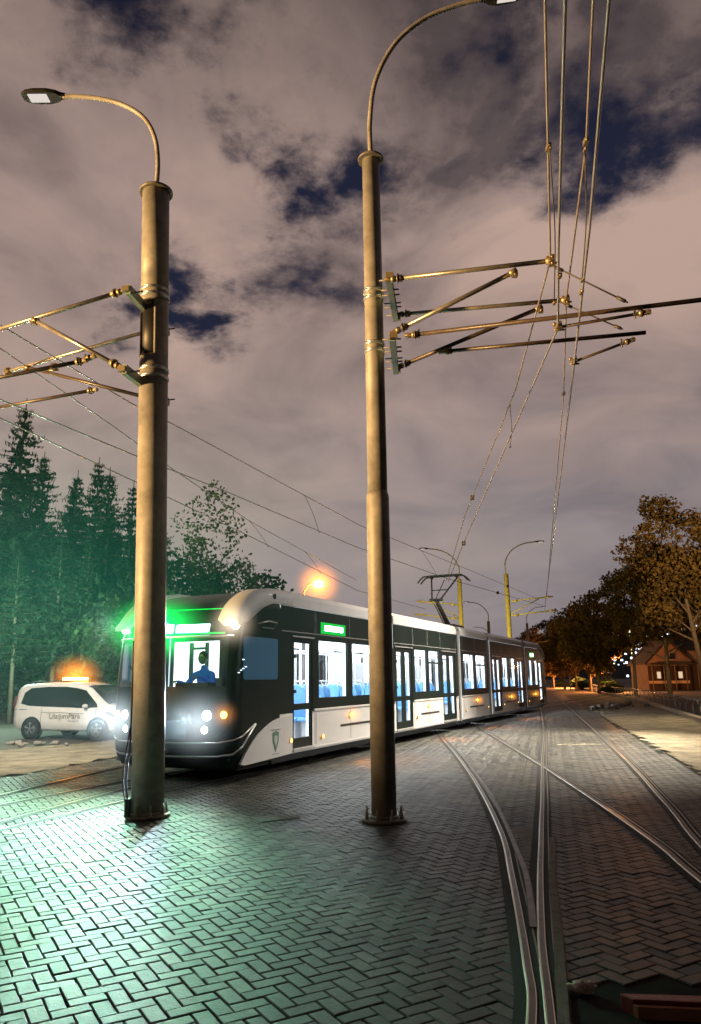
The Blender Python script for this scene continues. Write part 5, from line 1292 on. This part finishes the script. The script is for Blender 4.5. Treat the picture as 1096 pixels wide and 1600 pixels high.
light('park_fill', 'POINT', (-13.5,28.5,4.2), 2200, (.62,1,.74), size=.6)  # added fill where no lamp stands, greens the spruce trunks
light('kerb_fill', 'SPOT', (17,30,6.5), 17000, (1,.62,.30), (24,58,9.5), .3, 50, .9)  # added spot without a real lamp, brightens the street tree crowns
light('mast_fill', 'SPOT', (4,42,4.5), 7000, (1,.80,.22), (9.8,53,6.5), .3, 70, .9)  # added spot without a real lamp, brightens the far masts
for x in (5.45,10.95,16.35,21.9):
    light('marker_glow', 'SPOT', W(x,-1.50,.88), 220, (1,.30,.04), W(x,-2.6,0), .05, 120, 1)

# ------------------------------------------------------------------ sky
w = bpy.data.worlds.new('World'); sc.world = w; w.use_nodes = True; nt = w.node_tree; nt.nodes.clear(); N = nt.nodes.new; L = nt.links.new
tc = N('ShaderNodeTexCoord'); nm = N('ShaderNodeVectorMath'); nm.operation = 'NORMALIZE'; L(tc.outputs['Generated'], nm.inputs[0]); sx_ = N('ShaderNodeSeparateXYZ'); L(nm.outputs[0], sx_.inputs[0])
def mth(op, a, b=None, clamp=False):
    n = N('ShaderNodeMath'); n.operation = op; n.use_clamp = clamp
    for i, q in enumerate((a, b)):
        if q is None: continue
        if isinstance(q, (int, float)): n.inputs[i].default_value = q
        else: L(q, n.inputs[i])
    return n.outputs[0]
zc = mth('ADD', mth('MAXIMUM', sx_.outputs['Z'], 0), .22)
px = mth('DIVIDE', sx_.outputs['X'], zc); py = mth('DIVIDE', sx_.outputs['Y'], zc)
cb = N('ShaderNodeCombineXYZ'); L(px, cb.inputs[0]); L(py, cb.inputs[1])
def noise(scale, detail, rough, off=0, dist=0, vec=None):
    n = N('ShaderNodeTexNoise'); n.inputs['Scale'].default_value = scale; n.inputs['Detail'].default_value = detail; n.inputs['Roughness'].default_value = rough; n.inputs['Distortion'].default_value = dist
    ad = N('ShaderNodeVectorMath'); ad.operation = 'ADD'; ad.inputs[1].default_value = (off, off*.7, 0); L(vec or cb.outputs[0], ad.inputs[0]); L(ad.outputs[0], n.inputs['Vector']); return n.outputs['Fac']
nA = noise(2.0, 8, .54, 3.1, .6); nB = noise(1.1, 5, .5, 9.2, .3); nC = noise(7, 8, .6, 1.7, .6)
# wind-stretched warp for the gaps
wv = N('ShaderNodeTexNoise'); wv.inputs['Scale'].default_value = 4.5; wv.inputs['Detail'].default_value = 7; wv.inputs['Roughness'].default_value = .62; L(cb.outputs[0], wv.inputs['Vector'])
ws_ = N('ShaderNodeVectorMath'); ws_.operation = 'SUBTRACT'; L(wv.outputs['Color'], ws_.inputs[0]); ws_.inputs[1].default_value = (.5,.5,.5)
wm = N('ShaderNodeVectorMath'); wm.operation = 'SCALE'; L(ws_.outputs[0], wm.inputs[0]); wm.inputs['Scale'].default_value = .55
wa = N('ShaderNodeVectorMath'); wa.operation = 'ADD'; L(cb.outputs[0], wa.inputs[0]); L(wm.outputs[0], wa.inputs[1])
from mathutils import Quaternion
Fw = V(0, math.cos(PITCH), math.sin(PITCH)); R0 = V(1,0,0); U0 = V(0, -math.sin(PITCH), math.cos(PITCH))
Rr = R0*math.cos(ROLL)-U0*math.sin(ROLL); Uu = U0*math.cos(ROLL)+R0*math.sin(ROLL)
def sky_xy(az, el):
    """cloud-layer coordinates of a compass azimuth / elevation (degrees)"""
    d = V(math.sin(R(az))*math.cos(R(el)), math.cos(R(az))*math.cos(R(el)), math.sin(R(el))); return d.x/(d.z+.22), d.y/(d.z+.22)
GAPS = [(-1.9,37.8,.16,1.0), (-2.8,35.5,.10,.8), (22.5,36.0,.17,1.0), (-13.0,27.8,.15,1.0), (-5.5,30.0,.16,.75), (-17,27.2,.10,.8), (13,44.5,.12,.7), (19,47,.10,.7), (-21,46,.16,.9), (-13,49,.13,1.0), (-29,47,.12,.9), (24,49,.12,.6), (27.5,40,.12,.6), (5.2,33.5,.05,.55), (-9.3,41.5,.05,.5), (9,36,.08,.4), (-17,24.2,.07,.6), (27,34,.08,.5)]
acc = None
for az, el, r_, k in GAPS:
    gx, gy = sky_xy(az, el); s = N('ShaderNodeVectorMath'); s.operation = 'DISTANCE'; L(wa.outputs[0], s.inputs[0]); s.inputs[1].default_value = (gx, gy, 0)
    # warp noise has a z part: flatten by using a 2D distance
    v = mth('MULTIPLY', mth('SUBTRACT', 1, mth('DIVIDE', s.outputs['Value'], r_*1.08), True), k)
    acc = v if acc is None else mth('MAXIMUM', acc, v)
L(cb.outputs[0], wa.inputs[0])
gap = mth('SUBTRACT', mth('MULTIPLY', acc, 1.5), mth('MULTIPLY', mth('SUBTRACT', nC, .36), 1.5)) 
gap = mth('MULTIPLY', gap, 1.0, True)
sm = N('ShaderNodeMapRange'); sm.interpolation_type = 'SMOOTHSTEP'; sm.inputs['From Min'].default_value = .05; sm.inputs['From Max'].default_value = 1.0; L(gap, sm.inputs['Value'])
# cloud shade
sh_ = mth('ADD', mth('SUBTRACT', mth('MULTIPLY', nA, 1.0), .13), mth('MULTIPLY', nB, .45))
cr = N('ShaderNodeValToRGB'); e = cr.color_ramp.elements
e[0].position = .40; e[0].color = (.12,.09,.09,1); e[1].position = .78; e[1].color = (.50,.35,.29,1)
x = e.new(.59); x.color = (.33,.24,.215,1)
acc2 = mth('MULTIPLY', mth('MULTIPLY', acc, 1.4, True), .17)
L(mth('SUBTRACT', sh_, acc2), cr.inputs['Fac'])
# toward the horizon the clouds turn smooth grey violet, darker on the right
hz_f = N('ShaderNodeMapRange'); hz_f.interpolation_type = 'SMOOTHSTEP'; hz_f.inputs['From Min'].default_value = .50; hz_f.inputs['From Max'].default_value = .10; L(sx_.outputs['Z'], hz_f.inputs['Value'])
hcol = N('ShaderNodeValToRGB'); he = hcol.color_ramp.elements
he[0].position = .25; he[0].color = (.40,.335,.30,1); he[1].position = .86; he[1].color = (.12,.112,.132,1)
xx = he.new(.55); xx.color = (.262,.236,.255,1)
L(mth('ADD', mth('MULTIPLY', sx_.outputs['X'], .62), mth('ADD', .42, mth('MULTIPLY', mth('SUBTRACT', nB, .5), .9))), hcol.inputs['Fac'])
m1_ = N('ShaderNodeMix'); m1_.data_type = 'RGBA'; L(mth('MULTIPLY', hz_f.outputs[0], .85), m1_.inputs['Factor']); L(cr.outputs[0], m1_.inputs[6]); L(hcol.outputs[0], m1_.inputs[7])
# clear night sky behind: Nishita sky, very low
sky = N('ShaderNodeTexSky'); sky.sky_type = 'NISHITA'; sky.sun_disc = False; sky.sun_elevation = R(2); sky.sun_rotation = R(200)
sk = N('ShaderNodeVectorMath'); sk.operation = 'MULTIPLY_ADD'; L(sky.outputs[0], sk.inputs[0]); sk.inputs[1].default_value = (.004,.005,.008); sk.inputs[2].default_value = (.013,.014,.031)
m2_ = N('ShaderNodeMix'); m2_.data_type = 'RGBA'; L(sm.outputs[0], m2_.inputs['Factor']); L(m1_.outputs[2], m2_.inputs[6]); L(sk.outputs[0], m2_.inputs[7])
# the town's glow lies ahead: clouds overhead and behind are dimmer
fb = N('ShaderNodeMapRange'); fb.interpolation_type = 'SMOOTHSTEP'; fb.inputs['From Min'].default_value = -.1; fb.inputs['From Max'].default_value = .62; fb.inputs['To Min'].default_value = .12; fb.inputs['To Max'].default_value = 1; L(sx_.outputs['Y'], fb.inputs['Value'])
bg = N('ShaderNodeBackground'); L(m2_.outputs[2], bg.inputs[0]); tz_ = N('ShaderNodeMapRange'); tz_.interpolation_type = 'SMOOTHSTEP'; tz_.inputs['From Min'].default_value = .55; tz_.inputs['From Max'].default_value = .78; tz_.inputs['To Min'].default_value = 1; tz_.inputs['To Max'].default_value = .62; L(sx_.outputs['Z'], tz_.inputs['Value'])
L(mth('MULTIPLY', fb.outputs[0], tz_.outputs[0]), bg.inputs[1]); ow = N('ShaderNodeOutputWorld'); L(bg.outputs[0], ow.inputs[0])

# ------------------------------------------------------------------ camera
cd = bpy.data.cameras.new('camera'); cam = bpy.data.objects.new('camera', cd); col.objects.link(cam); sc.camera = cam
cd.sensor_fit = 'VERTICAL'; cd.sensor_height = 36; cd.lens = 1155/1600*36; cd.clip_end = 2500; cd.clip_start = .05
cam.matrix_world = Matrix.Translation((0,0,CAMH)) @ Matrix((Rr, Uu, -Fw)).transposed().to_4x4()
sc.view_settings.view_transform = 'Standard'; sc.view_settings.look = 'None'; sc.view_settings.exposure = 0; sc.view_settings.gamma = 1
sc.cycles.use_denoising = True; sc.cycles.max_bounces = 6; sc.cycles.diffuse_bounces = 2; sc.cycles.glossy_bounces = 3; sc.cycles.transparent_max_bounces = 14; sc.cycles.volume_bounces = 0
sc.cycles.sample_clamp_indirect = 4; sc.cycles.caustics_reflective = False; sc.cycles.caustics_refractive = False; sc.cycles.volume_step_rate = 1.0
sc.cycles.use_light_tree = True
